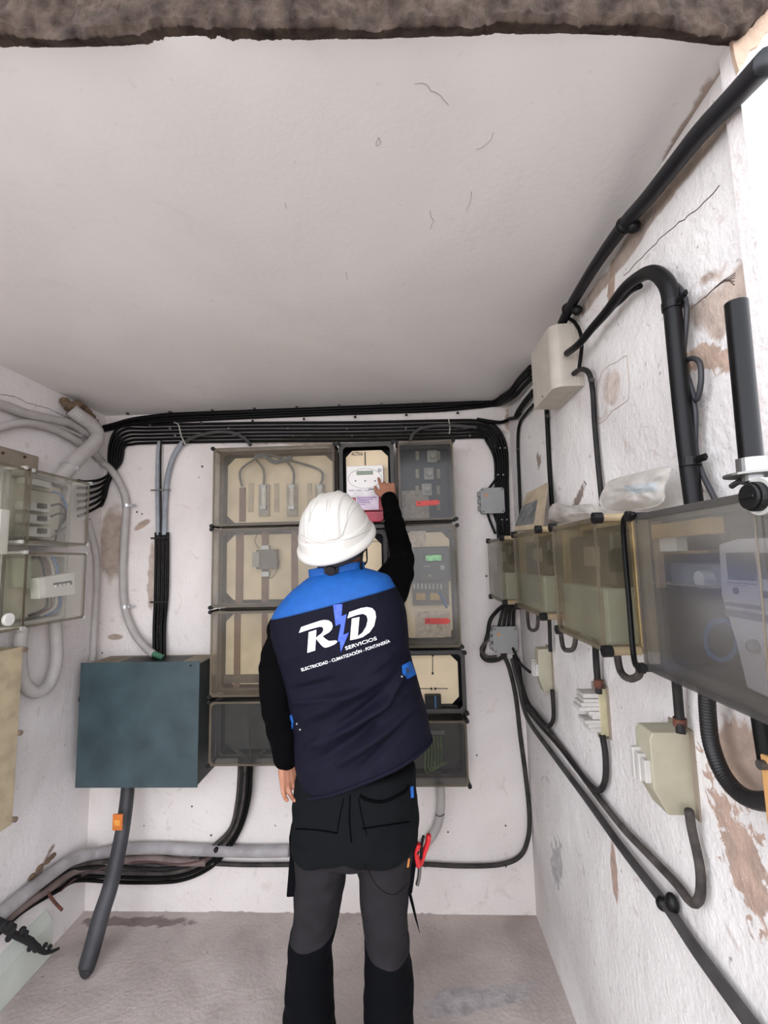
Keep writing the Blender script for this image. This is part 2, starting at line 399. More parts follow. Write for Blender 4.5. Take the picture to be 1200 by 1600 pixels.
for (x, y, r_) in ((316, 729, .006), (311, 746, .003), (214, 800, .005), (222, 803, .004), (160, 1020, .004), (250, 975, .004), (760, 900, .005), (745, 1180, .004), (300, 1260, .004), (330, 1305, .005), (430, 1290, .003), (790, 1290, .004), (225, 1290, .003), (700, 1300, .004)):
    m_ = MB(); c_ = B(x, y); m_.sweep([c_ + Vector((0, .002, 0)), c_ + Vector((0, -.0012, 0))], r_, 7); m_.build('wall_hole', M('crack_dark', (0, 0, 0)), wb_)
for i in range(5):
    wallcrack([(1082 + i * 9, 480 - i * 8), (1110 + i * 6, 455 - i * 4), (1150, 425 + i * 5)], Rw, .0008, parent=wr)
hb = MB()                                               # ragged hole where the thick conduit enters the ceiling
hp = Lw(112, 634, .03)
for k in range(9):
    a = k * .7; hb.ball(hp + Vector((.02 * math.cos(a), .03 * math.sin(a), .012 * math.sin(a * 2))), .022, 7, 5, (1, 1.2, .8))
for k in range(8):
    hb.ball(Lw(118 + k * 5.2, 632 + k * k * .75, .045), .016, 7, 5, (1, 1.1, .9))
hole = hb.build('plaster_rubble', M('bare_mortar', (120, 98, 78), .95, bump=.8), wlft)
# ================================================================== enclosures
ROT = {'B': 0, 'R': -PI / 2, 'L': PI / 2}
PLN = {'B': (1, 0.0), 'R': (0, XR), 'L': (0, XL)}
class Enc:
    """box on a wall; local frame: x to the right seen from the room, z up, -y out of the wall"""
    def __init__(s, wall, tl, br, depth, name, label, cat, group=None):
        s.wall = wall; s.dp = depth; ax, v = PLN[wall]
        sg = {'B': -1, 'R': -1, 'L': 1}[wall]; s.ax, s.v, s.sg = ax, v, sg
        a = P(tl[0], tl[1], ax, v + sg * depth); b = P(br[0], br[1], ax, v + sg * depth)
        R_ = Matrix.Rotation(-ROT[wall], 3, 'Z')
        la, lb = R_ @ a, R_ @ b
        s.W = lb.x - la.x; s.H = a.z - b.z; cx = (la.x + lb.x) / 2
        loc = Matrix.Rotation(ROT[wall], 3, 'Z') @ Vector((cx, la.y + depth, b.z))
        s.root = thing(name, label, cat, loc, ROT[wall], group); s.M = WM[s.root.name]; s.inv = s.M.inverted()
    def L(s, px, py, d):
        """local (x, z) of a pixel at height d off the wall"""
        q = s.inv @ P(px, py, s.ax, s.v + s.sg * d); return q.x, q.z
    def L3(s, px, py, d): x, z = s.L(px, py, d); return Vector((x, -d, z))
    def part(s, mb, name, mat, parent=None, bevel=0, smooth_=False, label=None):
        o = mb.build(name, mat, parent or s.root, world=False, bevel=bevel, smooth_=smooth_)
        WM[o.name] = s.M.copy()
        if label: o['label'] = label
        return o
    def rect(s, px0, py0, px1, py1, d0, d1, name, mat, parent=None, bevel=.002, label=None):
        x0, z0 = s.L(px0, py0, d1); x1, z1 = s.L(px1, py1, d1)
        return s.part(MB().box(x0, x1, -d1, -d0, z1, z0), name, mat, parent, bevel, label=label)
def octo(w, h, c, x0=0, z0=0):
    """octagon outline centred on x0, base z0"""
    a, b = w / 2, h
    return [(x0 - a + c, z0), (x0 + a - c, z0), (x0 + a, z0 + c), (x0 + a, z0 + b - c), (x0 + a - c, z0 + b), (x0 - a + c, z0 + b), (x0 - a, z0 + b - c), (x0 - a, z0 + c)]
def shell(e, basemat=darkf, lidmat=lidB, platemat=tan, rim=browndust, screws=screwm, shaft=None, edgem=None, base_h=.45, lid=True, plate=True, pdf=.75, ch=.035, t=.005, ridge=True, knob=.009, chl=.012):
    W, H, D = e.W, e.H, e.dp; hb_ = D * base_h
    tray = MB(); tray.box(-W / 2, W / 2, -.004, 0, 0, H)
    tray.ring(octo(W, H, chl), octo(W - 2 * t, H - 2 * t, chl, 0, t), -hb_, -.004)
    tr = e.part(tray, 'base_tray', basemat, bevel=.0015)
    if plate:
        p = MB(); p.prism(octo(W - .05, H - .05, ch, 0, .025), -hb_ * pdf, -hb_ * pdf + .003)
        e.plate = e.part(p, 'back_plate', platemat)
    e.pd = hb_ * pdf
    g = MB(); g.ring(octo(W + .006, H + .006, chl, 0, -.003), octo(W - .03, H - .03, chl, 0, .015), -hb_ - .008, -hb_ + .001)
    e.part(g, 'rim', rim, bevel=.0015)
    if lid:
        edge = edgem or rimc
        l = MB(); o = octo(W - .004, H - .004, chl, 0, .002); i = octo(W - .010, H - .010, chl, 0, .005)
        l.ring(o, i, -D + .003, -hb_ - .008)
        l.prism(o, -D, -D + .003)
        e.lid = e.part(l, 'lid', lidmat)
        if ridge:
            r = MB(); r.ring(o, octo(W - .022, H - .022, chl, 0, .011), -D - .002, -D)
            e.part(r, 'lid_edge', edge, e.lid)
    if knob:
        for (x, z) in ((-W / 2, .004), (W / 2, .004), (-W / 2, H - .004), (W / 2, H - .004)):
            k = MB(); kx = x * (1 - .01 / (W / 2)); kz = .008 if z < H / 2 else H - .008
            k.cyl((x, -hb_ - .012, z), (x, -D * .93, z), knob * .75, 12) if not shaft else None
            if shaft: e.part(MB().cyl((x, -hb_ - .012, z), (x, -D * .93, z), knob * .75, 12), 'screw_sleeve', shaft)
            k.cyl((x, -D * .93, z), (x, -D - .006, z), knob, 12)
            k.box(x - knob * .75, x + knob * .75, -D - .0075, -D - .006, z - .0012, z + .0012)
            e.part(k, 'lid_screw', screws, smooth_=False)
    return e

# -------- left stack on the back wall
G1 = 'tall stack of dusty clear-lidded boxes left of the worker'
D0 = .17
e = shell(Enc('B', (333, 700), (524, 818), D0, 'fuse_enclosure', 'dusty clear-lidded fuse box holding three fuses, top of the left stack', 'electrical box'), rim=browndust)
pd = e.pd
bb = lambda e, x0, y0, x1, y1, a, b, nm, m, par=None, bv=.001, lb=None: e.rect(x0, y0, x1, y1, a, b, nm, m, par, bv, lb)
for (x, lead) in ((378, 0), (412, 1), (456, 1), (500, 1)):
    if lead:
        f = bb(e, x - 8, 757, x + 8, 806, pd, pd + .02, 'fuse_base', M('fuse_base_grey', (178, 168, 150), .5))
        mb = MB(); a = e.L3(x, 764, pd + .035); b = e.L3(x, 790, pd + .035); mb.cyl(a, b, .013, 16)
        e.part(mb, 'fuse', M('fuse_ceramic', (232, 228, 216), .35), f, smooth_=False)
        e.part(MB().box(a.x - .012, a.x + .012, -(pd + .045), -(pd + .02), a.z, a.z + .018), 'fuse_contact', steel, f); e.part(MB().box(a.x - .012, a.x + .012, -(pd + .045), -(pd + .02), b.z - .018, b.z), 'fuse_contact', steel, f)
    else:
        bb(e, x - 4, 762, x + 5, 815, pd, pd + .008, 'busbar', copper)
for x in (392, 432, 484): bb(e, x - 4, 755, x + 4, 800, pd, pd + .004, 'barrier', M('barrier_tan', (196, 180, 150), .6))
for (x1, y1) in ((378, 760), (412, 760), (458, 762), (500, 760)):
    m = MB(); pts = [e.L3(x1, y1, pd + .02), e.L3(x1 + (-2 if x1 < 400 else 0), 735, pd + .03), e.L3(400 if x1 < 430 else 440, 716, pd + .03), e.L3(408, 708, pd + .02)]
    m.sweep(smooth(pts, 8), .0055, 8); e.part(m, 'lead', M('grey_lead', (96, 96, 96), .5), smooth_=True)
m = MB(); m.sweep(smooth([e.L3(398, 714, pd + .03), e.L3(412, 712, pd + .035), e.L3(430, 722, pd + .035), e.L3(456, 714, pd + .03)], 6), .009, 8); e.part(m, 'lead_bundle', M('faded_blue_tape', (92, 112, 124), .5), smooth_=True)

e = shell(Enc('B', (331, 826), (522, 947), D0, 'terminal_enclosure', 'dusty clear-lidded box with one small relay on a busbar, second down the left stack', 'electrical box'))
for x in (374, 414, 460, 502): bb(e, x - 5, 828, x + 5, 946, pd, pd + .008, 'busbar', copper)
r = bb(e, 400, 859, 432, 889, pd + .01, pd + .05, 'relay', M('relay_grey', (110, 104, 96), .5))
bb(e, 394, 863, 405, 886, pd + .05, pd + .058, 'relay_window', M('relay_window', (170, 165, 150), .3), r)
for (y) in (852, 893):
    bb(e, 408, y, 420, y + 8, pd + .01, pd + .03, 'terminal', steel)
m = MB()
m.sweep(smooth([e.L3(405, 858, pd + .02), e.L3(398, 845, pd + .02), e.L3(404, 832, pd + .02)], 6), .0015, 6)
m.sweep(smooth([e.L3(430, 858, pd + .02), e.L3(436, 880, pd + .02), e.L3(426, 902, pd + .02), e.L3(414, 900, pd + .02)], 6), .0015, 6)
e.part(m, 'thin_wire', blackp, smooth_=True)

e = shell(Enc('B', (329, 955), (520, 1088), D0, 'busbar_enclosure', 'dusty clear-lidded box with plain brown busbars, third down the left stack', 'electrical box'))
for x in (370, 413, 458, 500): bb(e, x - 4, 957, x + 4, 1080, pd, pd + .008, 'busbar', copper)
bb(e, 350, 1055, 505, 1066, pd, pd + .012, 'rail', browndust)

darkplate = M('dark_grey_plate', (86, 84, 80), .7)  # dark grey back plate of the two lowest boxes
e = shell(Enc('B', (327, 1096), (520, 1197), D0, 'cable_entry_enclosure', 'empty grey clear-lidded box at the bottom of the left stack, black cables leaving below', 'electrical box'), platemat=darkplate, lidmat=lidD)
m = MB()
for (x0, x1) in ((366, 392), (415, 392)):
    a = e.L3(x0, 1170, pd + .02); b = e.L3(x1, 1190, pd + .05); m.sweep([a, b], .008, 6)
m.sweep([e.L3(392, 1190, pd + .05), e.L3(388, 1110, pd + .03)], .004, 6)
e.part(m, 'bracket', browndust)

# -------- middle column: open meter box being read
e = Enc('B', (529, 692), (617, 823), .15, 'meter_enclosure', 'open black meter box with tan plate where the worker presses the meter', 'electrical box')
shell(e, basemat=blackp, rim=darkf, lid=False, base_h=.8, ch=.03); pd = e.pd
for y in (716, 727, 738, 749, 760, 771):
    for x0, x1 in ((531, 536), (609, 614)):
        bb(e, x0, y, x1, y + 1.5, pd, pd + .002, 'slot', blackp, e.plate, 0)
bb(e, 569.5, 706, 571.5, 727, pd, pd + .002, 'slot', blackp, e.plate, 0)
def text_mesh(txt, bold=.0, shear=0, font_w=1.0):
    c = bpy.data.curves.new('t', 'FONT'); c.body = txt; c.size = 1; c.offset = bold; c.shear = shear; c.resolution_u = 4
    o = bpy.data.objects.new('t', c); COL.objects.link(o); dg = bpy.context.evaluated_depsgraph_get(); dg.update()
    me = bpy.data.meshes.new_from_object(o.evaluated_get(dg)); v = [Vector(p.co) for p in me.vertices]; f = [list(p.vertices) for p in me.polygons]
    bpy.data.objects.remove(o); bpy.data.curves.remove(c); bpy.data.meshes.remove(me)
    x0 = min(p.x for p in v); x1 = max(p.x for p in v); y0 = 0; y1 = .73
    return [((p.x - x0) / (x1 - x0) * font_w, (p.y - y0) / (y1 - y0)) for p in v], f
def etext(e, txt, px0, py0, px1, d, hpx, mat, parent, name='lettering', py1=None):
    """raised lettering from baseline (px0,py0) to (px1,py1), hpx tall"""
    v, f = text_mesh(txt, .01); a = e.L3(px0, py0, d); b = e.L3(px1, py1 if py1 is not None else py0, d)
    h = (e.L3(px0, py0 - hpx, d) - a).z; vv = [a + (b - a) * p[0] + Vector((0, 0, h * p[1])) for p in v]
    return e.part(MB().add(vv, f), name, mat, parent)
inkm = M('ink', (30, 28, 30), .6)
etext(e, 'ACTIVA', 549, 712, 567, pd + .0025, 6, inkm, e.plate)
mt_ = M('meter_white', (232, 228, 222), .35, var=.02)
mroot = thing('electricity_meter', 'white electronic meter with small grey display and red terminal cover', 'electricity meter', e.M @ Vector((*[e.L3(570, 812, pd).x], -pd - .001, e.L3(570, 815, pd).z)), 0)
em = e; e = Enc('B', (541, 728), (600, 773), .15, '_tmp', 'x', 'x'); bpy.data.objects.remove(e.root)
e.root = mroot; e.M = WM[mroot.name]; e.inv = e.M.inverted(); mpd = pd
e.L = lambda px, py, d, s=e: ((s.inv @ B(px, py, d)).x, (s.inv @ B(px, py, d)).z)
e.L3 = lambda px, py, d, s=e: s.inv @ B(px, py, d)
def mrect(x0, y0, x1, y1, d0, d1, nm, mat, par=None, bv=.0015, lb=None):
    a = e.L3(x0, y0, d1); b = e.L3(x1, y1, d1); c = e.L3(x0, y0, d0)
    return e.part(MB().box(a.x, b.x, a.y, a.y + (d1 - d0), b.z, a.z), nm, mat, par, bv, label=lb)
DM = mpd + .055
body = mrect(541, 728, 600, 776, mpd, DM, 'housing', mt_, None, .004)
mrect(543, 773, 599, 800, mpd, DM - .012, 'terminal_cover', M('meter_red', (188, 36, 62), .4), None, .003, 'red terminal cover')
m = MB(); a = e.L3(545, 798, DM - .012); b = e.L3(600, 815, DM - .012)
m.prism([(a.x, a.z), (b.x, a.z), (b.x, b.z + .012), (b.x - .012, b.z), (a.x + .02, b.z), (a.x, b.z + .012)], a.y, a.y + .04)
e.part(m, 'terminal_cover_lower', M('meter_red', (0, 0, 0)), bevel=.003, label='red lower terminal cover')
mrect(557, 736, 583, 741.5, DM, DM + .0012, 'display', M('lcd_grey', (128, 140, 116), .3), body, 0, 'small grey green display')
m = MB(); cc = e.L3(570, 747.5, DM + .0006); hx = abs(e.L3(596, 747, DM).x - cc.x); hz = abs(e.L3(570, 763, DM).z - cc.z)
m.sweep([cc + Vector((hx * math.cos(t * PI / 24), 0, hz * math.sin(t * PI / 24))) for t in range(49)], .0009, 5); e.part(m, 'oval_line', M('grey_line', (150, 148, 150), .5), body)
for x in (555.5, 570.5, 586): 
    m = MB(); c_ = e.L3(x, 751.5, DM); m.cyl(c_, c_ + Vector((0, -.002, 0)), .0036, 12); e.part(m, 'button', M('button_grey', (90, 90, 96), .4), body)
m = MB(); c_ = e.L3(593, 735, DM); m.cyl(c_, c_ + Vector((0, -.004, 0)), .009, 16); e.part(m, 'optical_port', M('port_grey', (168, 166, 168), .3), body)
mrect(543.5, 764, 599, 775, DM, DM + .0008, 'data_label', M('label_paper', (238, 232, 232), .6), body, 0)
for i in range(3): mrect(545 + i * 12, 766, 553 + i * 12, 766.8, DM + .0008, DM + .0014, 'print_line', M('print_mauve', (150, 130, 160), .6), body, 0)
mrect(576, 763.5, 588, 765, DM + .0008, DM + .0014, 'print_line', M('print_grey', (110, 105, 110), .6), body, 0)
mrect(556, 775, 592, 796, DM - .012, DM + .001, 'paper_note', M('pink_paper', (226, 208, 222), .7), None, 0, 'pale pink printed notice')
for i, (w, y) in enumerate(((32, 777), (26, 780), (20, 782.5), (22, 785), (14, 788), (6, 791))):
    mrect(558, y, 558 + w * .95, y + .9, DM + .001, DM + .0016, 'print_line', M('print_violet', (160, 140, 176), .6), None, 0)
e = em
# the tan-plate box beneath the meter, mostly behind the worker
e = shell(Enc('B', (531, 830), (606, 945), .13, 'open_enclosure', 'open tan-backed box under the meter, half hidden behind the helmet', 'electrical box'), basemat=blackp, rim=darkf, lid=False, base_h=.8)
m = MB(); m.sweep(smooth([e.L3(585, 832, e.pd + .003), e.L3(592, 840, e.pd + .003), e.L3(590, 846, e.pd + .003), e.L3(582, 846, e.pd + .003)], 5), .0009, 5); e.part(m, 'wire_hook', inkm)
e = shell(Enc('B', (529, 954), (606, 1088), .13, 'open_enclosure', 'lower open box hidden behind the back of the worker', 'electrical box'), basemat=blackp, rim=darkf, lid=False, base_h=.8)

# -------- right column
smokeplate = M('smoke_plate', (70, 72, 76), .6)
e = shell(Enc('B', (620, 690), (713, 812), D0, 'fuse_enclosure', 'smoky clear-lidded box with round screw fuses and red sticker, top right of the worker', 'electrical box'), platemat=smokeplate, lidmat=lidD); pd = e.pd
for (x, y) in ((676, 713), (671, 740), (668, 765)):
    f = bb(e, x - 9, y - 9, x + 7, y + 9, pd, pd + .03, 'fuse_holder', M('holder_white', (206, 202, 190), .4))
    m = MB(); c_ = e.L3(x, y, pd + .03); m.cyl(c_, c_ + Vector((0, -.02, 0)), .015, 18, .012); m.cyl(c_ + Vector((0, -.02, 0)), c_ + Vector((0, -.024, 0)), .008, 14)
    e.part(m, 'fuse_cap', M('fuse_ceramic', (0, 0, 0)), f)
for x in (652, 685):
    for y in (712, 740, 766, 790):
        if x == 652 and y > 770: continue
        bb(e, x - 3, y - 7, x + 3, y + 7, pd, pd + .02, 'terminal', M('holder_tan', (190, 178, 150), .5))
bb(e, 625, 767, 671, 810, pd + .001, pd + .006, 'light_label', M('crumpled_foil', (226, 208, 190), .5, rgb2=(190, 170, 150), scale=60, bump=1.0), None, .001, 'pale crumpled sheet')
m = MB(); pts = [e.L(650, 783, D0 + .002), e.L(683, 781, D0 + .002), e.L(688, 784.5, D0 + .002), e.L(683, 789, D0 + .002), e.L(650, 791, D0 + .002)]
m.prism(pts, -D0 - .003, -D0 - .0003); st = e.part(m, 'red_sticker', redl, e.lid, label='red sticker')
m = MB(); a = e.L3(655, 786, D0 + .0034); m.cyl(a, a + Vector((0, -.0005, 0)), .0035, 10); e.part(m, 'sticker_print', inkm, e.lid)

e = shell(Enc('B', (614, 822), (722, 1012), D0, 'meter_enclosure', 'clear-lidded box with dark digital meter and red sticker, right of the shoulder', 'electrical box'), lidmat=clear('clear_lid_bright', (160, 150, 136), .08, .1)); pd = e.pd
mbk = M('meter_black', (58, 58, 62), .45)
r2 = thing('electricity_meter', 'dark grey digital meter with lit green display behind clear lid', 'electricity meter', e.M @ Vector((0, -pd - .001, .08)), 0)
e2 = e
def q(x0, y0, x1, y1, d0, d1, nm, mat, par=None, bv=.0015, lb=None):
    a = B(x0, y0, d1); b = B(x1, y1, d1); return_ = MB().box(a.x, b.x, -d1, -d0, b.z, a.z).build(nm, mat, par or r2, bevel=bv)
    if lb: return_['label'] = lb
    return return_
bd = q(643, 855, 704, 908, pd, pd + .05, 'housing', mbk, None, .004)
q(662, 866, 692, 877.5, pd + .05, pd + .053, 'display_frame', blackp, bd)
q(664.5, 867.5, 690, 876, pd + .053, pd + .0535, 'display', M('lcd_green', (92, 170, 98), .25, emit=.5, var=.3, scale=90), bd, 0, 'green lit display')
for (x, y, r_) in ((651, 873, .013), (677, 884, .007)):
    c_ = B(x, y, pd + .05); MB().cyl(c_, c_ + Vector((0, -.006, 0)), r_, 20).build('dial', M('dial_grey', (48, 48, 52), .3), bd)
q(670, 898, 673.5, 901, pd + .05, pd + .052, 'button', M('button_yellow', (190, 180, 120), .4), bd, 0)
q(688, 883, 695, 890, pd + .05, pd + .051, 'small_plate', boxgrey, bd, 0)
q(662, 884, 672, 885.5, pd + .05, pd + .0507, 'print_line', boxgrey, bd, 0)
tbk = q(644, 908, 702, 945, pd, pd + .045, 'terminal_block', M('terminal_dark', (92, 86, 80), .5), None, .002)
for i in range(8): q(646 + i * 6, 912, 648.5 + i * 6, 920, pd + .045, pd + .048, 'terminal_slot', M('slot_light', (190, 186, 176), .4), tbk, .0005)
q(650, 927, 665, 938, pd + .045, pd + .055, 'brass_clamp', M('brass', (150, 122, 60), .4, .5), tbk)
q(672, 927, 688, 938, pd + .045, pd + .055, 'brass_clamp', M('brass', (0, 0, 0)), tbk)
mb = MB(); mb.sweep(smooth([B(685, 925, pd + .06), B(692, 935, pd + .06), B(698, 950, pd + .05)], 6), .005, 8); mb.build('blue_lead', bluew, tbk, smooth_=True)
bb(e, 640, 830, 666, 853, pd + .001, pd + .003, 'crumpled_sheet', M('crumpled_foil', (0, 0, 0)), None, 0)
bb(e, 648, 955, 705, 995, pd + .001, pd + .003, 'crumpled_sheet', M('crumpled_foil', (0, 0, 0)), None, 0)
m = MB(); pts = [e.L(664, 966, D0 + .002), e.L(700, 966, D0 + .002), e.L(704, 970, D0 + .002), e.L(700, 975, D0 + .002), e.L(664, 975, D0 + .002)]
m.prism(pts, -D0 - .003, -D0 - .0003); e.part(m, 'red_sticker', redl, e.lid, label='red sticker')
m = MB(); a = e.L3(670, 970, D0 + .0034); m.cyl(a, a + Vector((0, -.0005, 0)), .0035, 10); e.part(m, 'sticker_print', inkm, e.lid)

e = shell(Enc('B', (616, 1020), (730, 1116), .15, 'open_enclosure', 'lidless box with tan plate and black marks beside the vest, third down on right', 'electrical box'), basemat=blackp, rim=darkf, lid=False, base_h=.8, ch=.03); pd = e.pd
ln = lambda pts, r=.0016: e.part(MB().sweep([e.L3(x, y, pd + .002) for x, y in pts], r, 6), 'slot_mark', inkm, e.plate)
ln([(676, 1022), (676, 1052)]); ln([(648, 1076), (674, 1076)]); ln([(680, 1076), (700, 1076)])
for (x, y) in ((676, 1052), (676, 1024), (674, 1076), (680, 1076)): c_ = e.L3(x, y, pd + .001); e.part(MB().cyl(c_, c_ + Vector((0, -.003, 0)), .005, 12), 'slot_end', inkm, e.plate)
bb(e, 664, 1087, 690, 1112, pd, pd + .03, 'breaker', blackp); bb(e, 679, 1087, 682, 1112, pd + .03, pd + .032, 'blue_strip', bluew)
bb(e, 632, 1103, 716, 1112, pd, pd + .02, 'rail', blackp)

e = shell(Enc('B', (620, 1126), (734, 1230), D0, 'terminal_enclosure', 'grey clear-lidded box with green earth wires, bottom right of the vest', 'electrical box'), platemat=darkplate, lidmat=lidD); pd = e.pd
for i in range(6):
    m = MB(); x = 663 + i * 5
    m.sweep(smooth([e.L3(x, 1145 + i, pd + .02), e.L3(x + 2, 1175, pd + .03), e.L3(x + 1, 1200 - i * 2, pd + .025), e.L3(x + 8, 1208 - i * 3, pd + .02), e.L3(x + 12, 1190, pd + .03)], 6), .0035, 7); e.part(m, 'earth_wire', green, smooth_=True)
bb(e, 660, 1142, 695, 1148, pd, pd + .015, 'terminal_bar', boxgrey)
bb(e, 665, 1208, 690, 1216, pd, pd + .015, 'terminal_bar', boxgrey)

# -------- small grey junction boxes at the right corner of the back wall
def junction(x0, y0, x1, y1, label):
    e = Enc('B', (x0, y0), (x1, y1), .05, 'junction_box', label, 'junction box', None)
    e.part(MB().prism(octo(e.W, e.H, .006), -.044, 0), 'body', boxgrey, bevel=.003)
    e.part(MB().prism(octo(e.W + .004, e.H + .004, .008, 0, -.002), -.05, -.044), 'cover', boxgrey, bevel=.002)
    g = MB()
    for k in range(3):
        z = e.H * (.22 + .28 * k); g.cyl((-e.W / 2 - .012, -.025, z), (-e.W / 2, -.025, z), .013, 12)
    e.part(g, 'cable_gland', boxgrey)
    x, z = -e.W * .28, e.H * .72
    e.part(MB().cyl((x, -.05, z), (x, -.0512, z), .008, 14), 'round_sticker', M('orange_dot', (205, 150, 110), .6))
    for sx_ in (-1, 1):
        for sz in (0, 1):
            xx = sx_ * (e.W / 2 - .008); zz = .008 + sz * (e.H - .016)
            e.part(MB().cyl((xx, -.05, zz), (xx, -.052, zz), .0035, 8), 'cover_screw', darkf)
junction(751, 763, 789, 801, 'upper grey junction box with orange dot, amid black cables right of the stacks')
junction(770, 980, 810, 1020, 'lower grey junction box with pale dot and looping cables, in the right corner')

# -------- right wall: row of meter boxes stepping towards the viewer
DR = .15
def metered(tl, br, label, ndx):
    e = Enc('R', tl, br, DR, 'meter_enclosure', label, 'electrical box')
    shell(e, basemat=M('yellowed_base', (176, 160, 126), .5, rgb2=(130, 116, 90)), lidmat=lidR, platemat=M('dark_back', (96, 86, 74), .6), rim=M('gold_rim', (186, 158, 108), .4, var=.2), shaft=M('sleeve_amber', (170, 150, 118), .35, var=.2), base_h=.5, ch=.02, chl=.006, knob=.011)
    W, H = e.W, e.H
    cv = e.part(MB().box(-W / 2 + .014, W / 2 - .014, -DR + .012, -.04, .012, H * .46), 'terminal_cover', M('pale_green_cover', (176, 180, 162), .45, var=.05), bevel=.006)
    e.part(MB().box(-W / 2 + .022, W / 2 - .02, -DR + .03, -.04, H * .46, H - .03), 'meter_body', M('old_meter_dark', (74, 66, 58), .5, rgb2=(50, 46, 42)), bevel=.008)
    e.part(MB().box(-W * .05, W * .25, -DR + .028, -DR + .031, H * .62, H * .78), 'name_plate', M('grey_name_plate', (150, 140, 124), .5))
    k = MB(); k.cyl((W / 2 - .02, -.108, H * .70), (W / 2 - .006, -.108, H * .70), .015, 18); k.box(W / 2 - .02, W / 2 - .007, -.123, -.093, H * .58, H * .70)
    e.part(k, 'side_grip', blackp)
    return e
metered((762, 844), (788, 943), 'narrow clear-lidded meter box farthest along right wall, beside the corner', 0)
metered((802, 834), (848, 966), 'yellowed clear-lidded meter box carrying the leaning board, middle of the row', 1)
metered((862, 822), (947, 1021), 'yellowed clear-lidded meter box with pale green cover, under the crumpled bag', 2)

# big scuffed box nearest the viewer
e = Enc('R', (988, 803), (1262, 1163), DR, 'meter_enclosure', 'big scuffed clear meter box nearest the viewer with white meter inside', 'electrical box')
shell(e, basemat=darkf, lidmat=lidS, platemat=M('dark_backing', (34, 34, 35), .6), rim=M('smoky_rim', (84, 80, 76), .4), edgem=clear('smoky_edge', (90, 86, 84), .4, .15, .85), base_h=.78, pdf=.3, ch=.03, chl=.006, knob=.0, t=.004)
for (x, z) in ((-e.W / 2 + .004, .004), (-e.W / 2 + .004, e.H - .004)):
    m = MB(); m.cyl((x, -.03, z), (x, -DR - .004, z), .006, 12); m.cyl((x, -DR - .004, z), (x, -DR - .012, z), .0085, 16); e.part(m, 'lid_screw', screwm)
x, z = e.L(1177, 776, DR + .01)
m = MB(); m.cyl((x, -DR, z), (x, -DR - .012, z), .0155, 20); m.cyl((x, -DR - .012, z), (x, -DR - .016, z), .0135, 20); m.box(x - .010, x + .010, -DR - .018, -DR - .016, z - .002, z + .002)
e.part(m, 'lid_screw', screwm, bevel=.001)
m = MB(); m.cyl((x, -DR + .002, z), (x, -DR - .005, z), .0195, 24); e.part(m, 'screw_boss', clearscrew)
e.pd = .04
dm = .05
mw = M('meter_lilac_white', (205, 200, 208), .4, var=.03)
W_, H_ = e.W, e.H
e.rect(1044, 880, 1135, 920, dm, DR - .05, 'mounting_rail', M('rail_grey', (150, 146, 136), .5), None, .003)
e.rect(1040, 830, 1128, 905, dm, DR - .08, 'dark_device', blackp, None, .004)
e.rect(1030, 862, 1108, 864, dm, DR - .03, 'tray_line', M('gold_rim', (0, 0, 0)), None, .0005)
m = MB(); a = e.L3(1092, 905, DR - .035); m.cyl(a, a + Vector((0, .03, 0)), .012, 8); e.part(m, 'plug', whitep)
m = MB(); pts = []
for i in range(49):
    t = 2 * PI * i / 48; pts.append(e.L3(1128 + 25 * math.cos(t), 1000 + 31 * math.sin(t), dm + .05))
m.sweep(pts, .0035, 8); e.part(m, 'blue_wire_loop', bluew, smooth_=True)
# yellowed inner frame and window
e.rect(1016, 821, 1112, 834, DR - .022, DR - .006, 'window_frame', M('amber_plastic', (214, 176, 112), .4, var=.2), None, .001, 'amber yellowed strip')
for (x0, y0, x1, y1) in ((1020, 815, 1025, 918), (1020, 911, 1110, 917)):
    e.rect(x0, y0, x1, y1, DR - .02, DR - .008, 'window_frame', M('dull_amber', (160, 140, 110), .5), None, .001)
e.rect(1027, 836, 1058, 861, DR - .03, DR - .015, 'paper_label', M('bright_paper', (250, 248, 244), .7), None, 0)
# white meter with sloping outline
m = MB(); pts = [e.L(1122, 850, DR - .02), e.L(1150, 842, DR - .02), e.L(1262, 838, DR - .02), e.L(1262, 1120, DR - .02), e.L(1166, 1075, DR - .02), e.L(1148, 1000, DR - .02), e.L(1126, 930, DR - .02)]
m.prism(pts, -(DR - .02), -dm); mb_ = e.part(m, 'meter_housing', mw, bevel=.003)
e.rect(1133, 864, 1180, 908, DR - .02, DR - .017, 'meter_display', M('display_dark', (92, 96, 98), .2), mb_, .0005)
e.rect(1186, 864, 1250, 908, DR - .02, DR - .017, 'meter_display', M('display_dark', (0, 0, 0)), mb_, .0005)
for (x, y, r_) in ((1151, 923, .004), (1197, 929, .004)):
    a = e.L3(x, y, DR - .02); e.part(MB().cyl(a, a + Vector((0, -.002, 0)), r_, 14), 'meter_button', M('button_dark', (70, 70, 76), .4), mb_)
for (x0, y0, x1, y1) in ((1136, 911, 1182, 912.3), (1137, 914, 1165, 915), (1133, 946, 1190, 947.2), (1136, 950, 1185, 958), (1133, 962, 1210, 963)):
    e.rect(x0, y0, x1, y1, DR - .02, DR - .0195, 'print_line', M('print_grey2', (140, 134, 142), .5), mb_, 0)
m = MB(); a = e.L3(1178, 1010, DR - .018); m.ball(a, .008, 12, 8); e.part(m, 'seal', boxgrey, mb_, smooth_=True)
m = MB(); m.sweep([e.L3(1178, 800, DR + .001), e.L3(1188, 900, DR + .001), e.L3(1204, 1100, DR + .001)], .0012, 6); e.part(m, 'lid_seam', rimc, e.lid)
eD = e

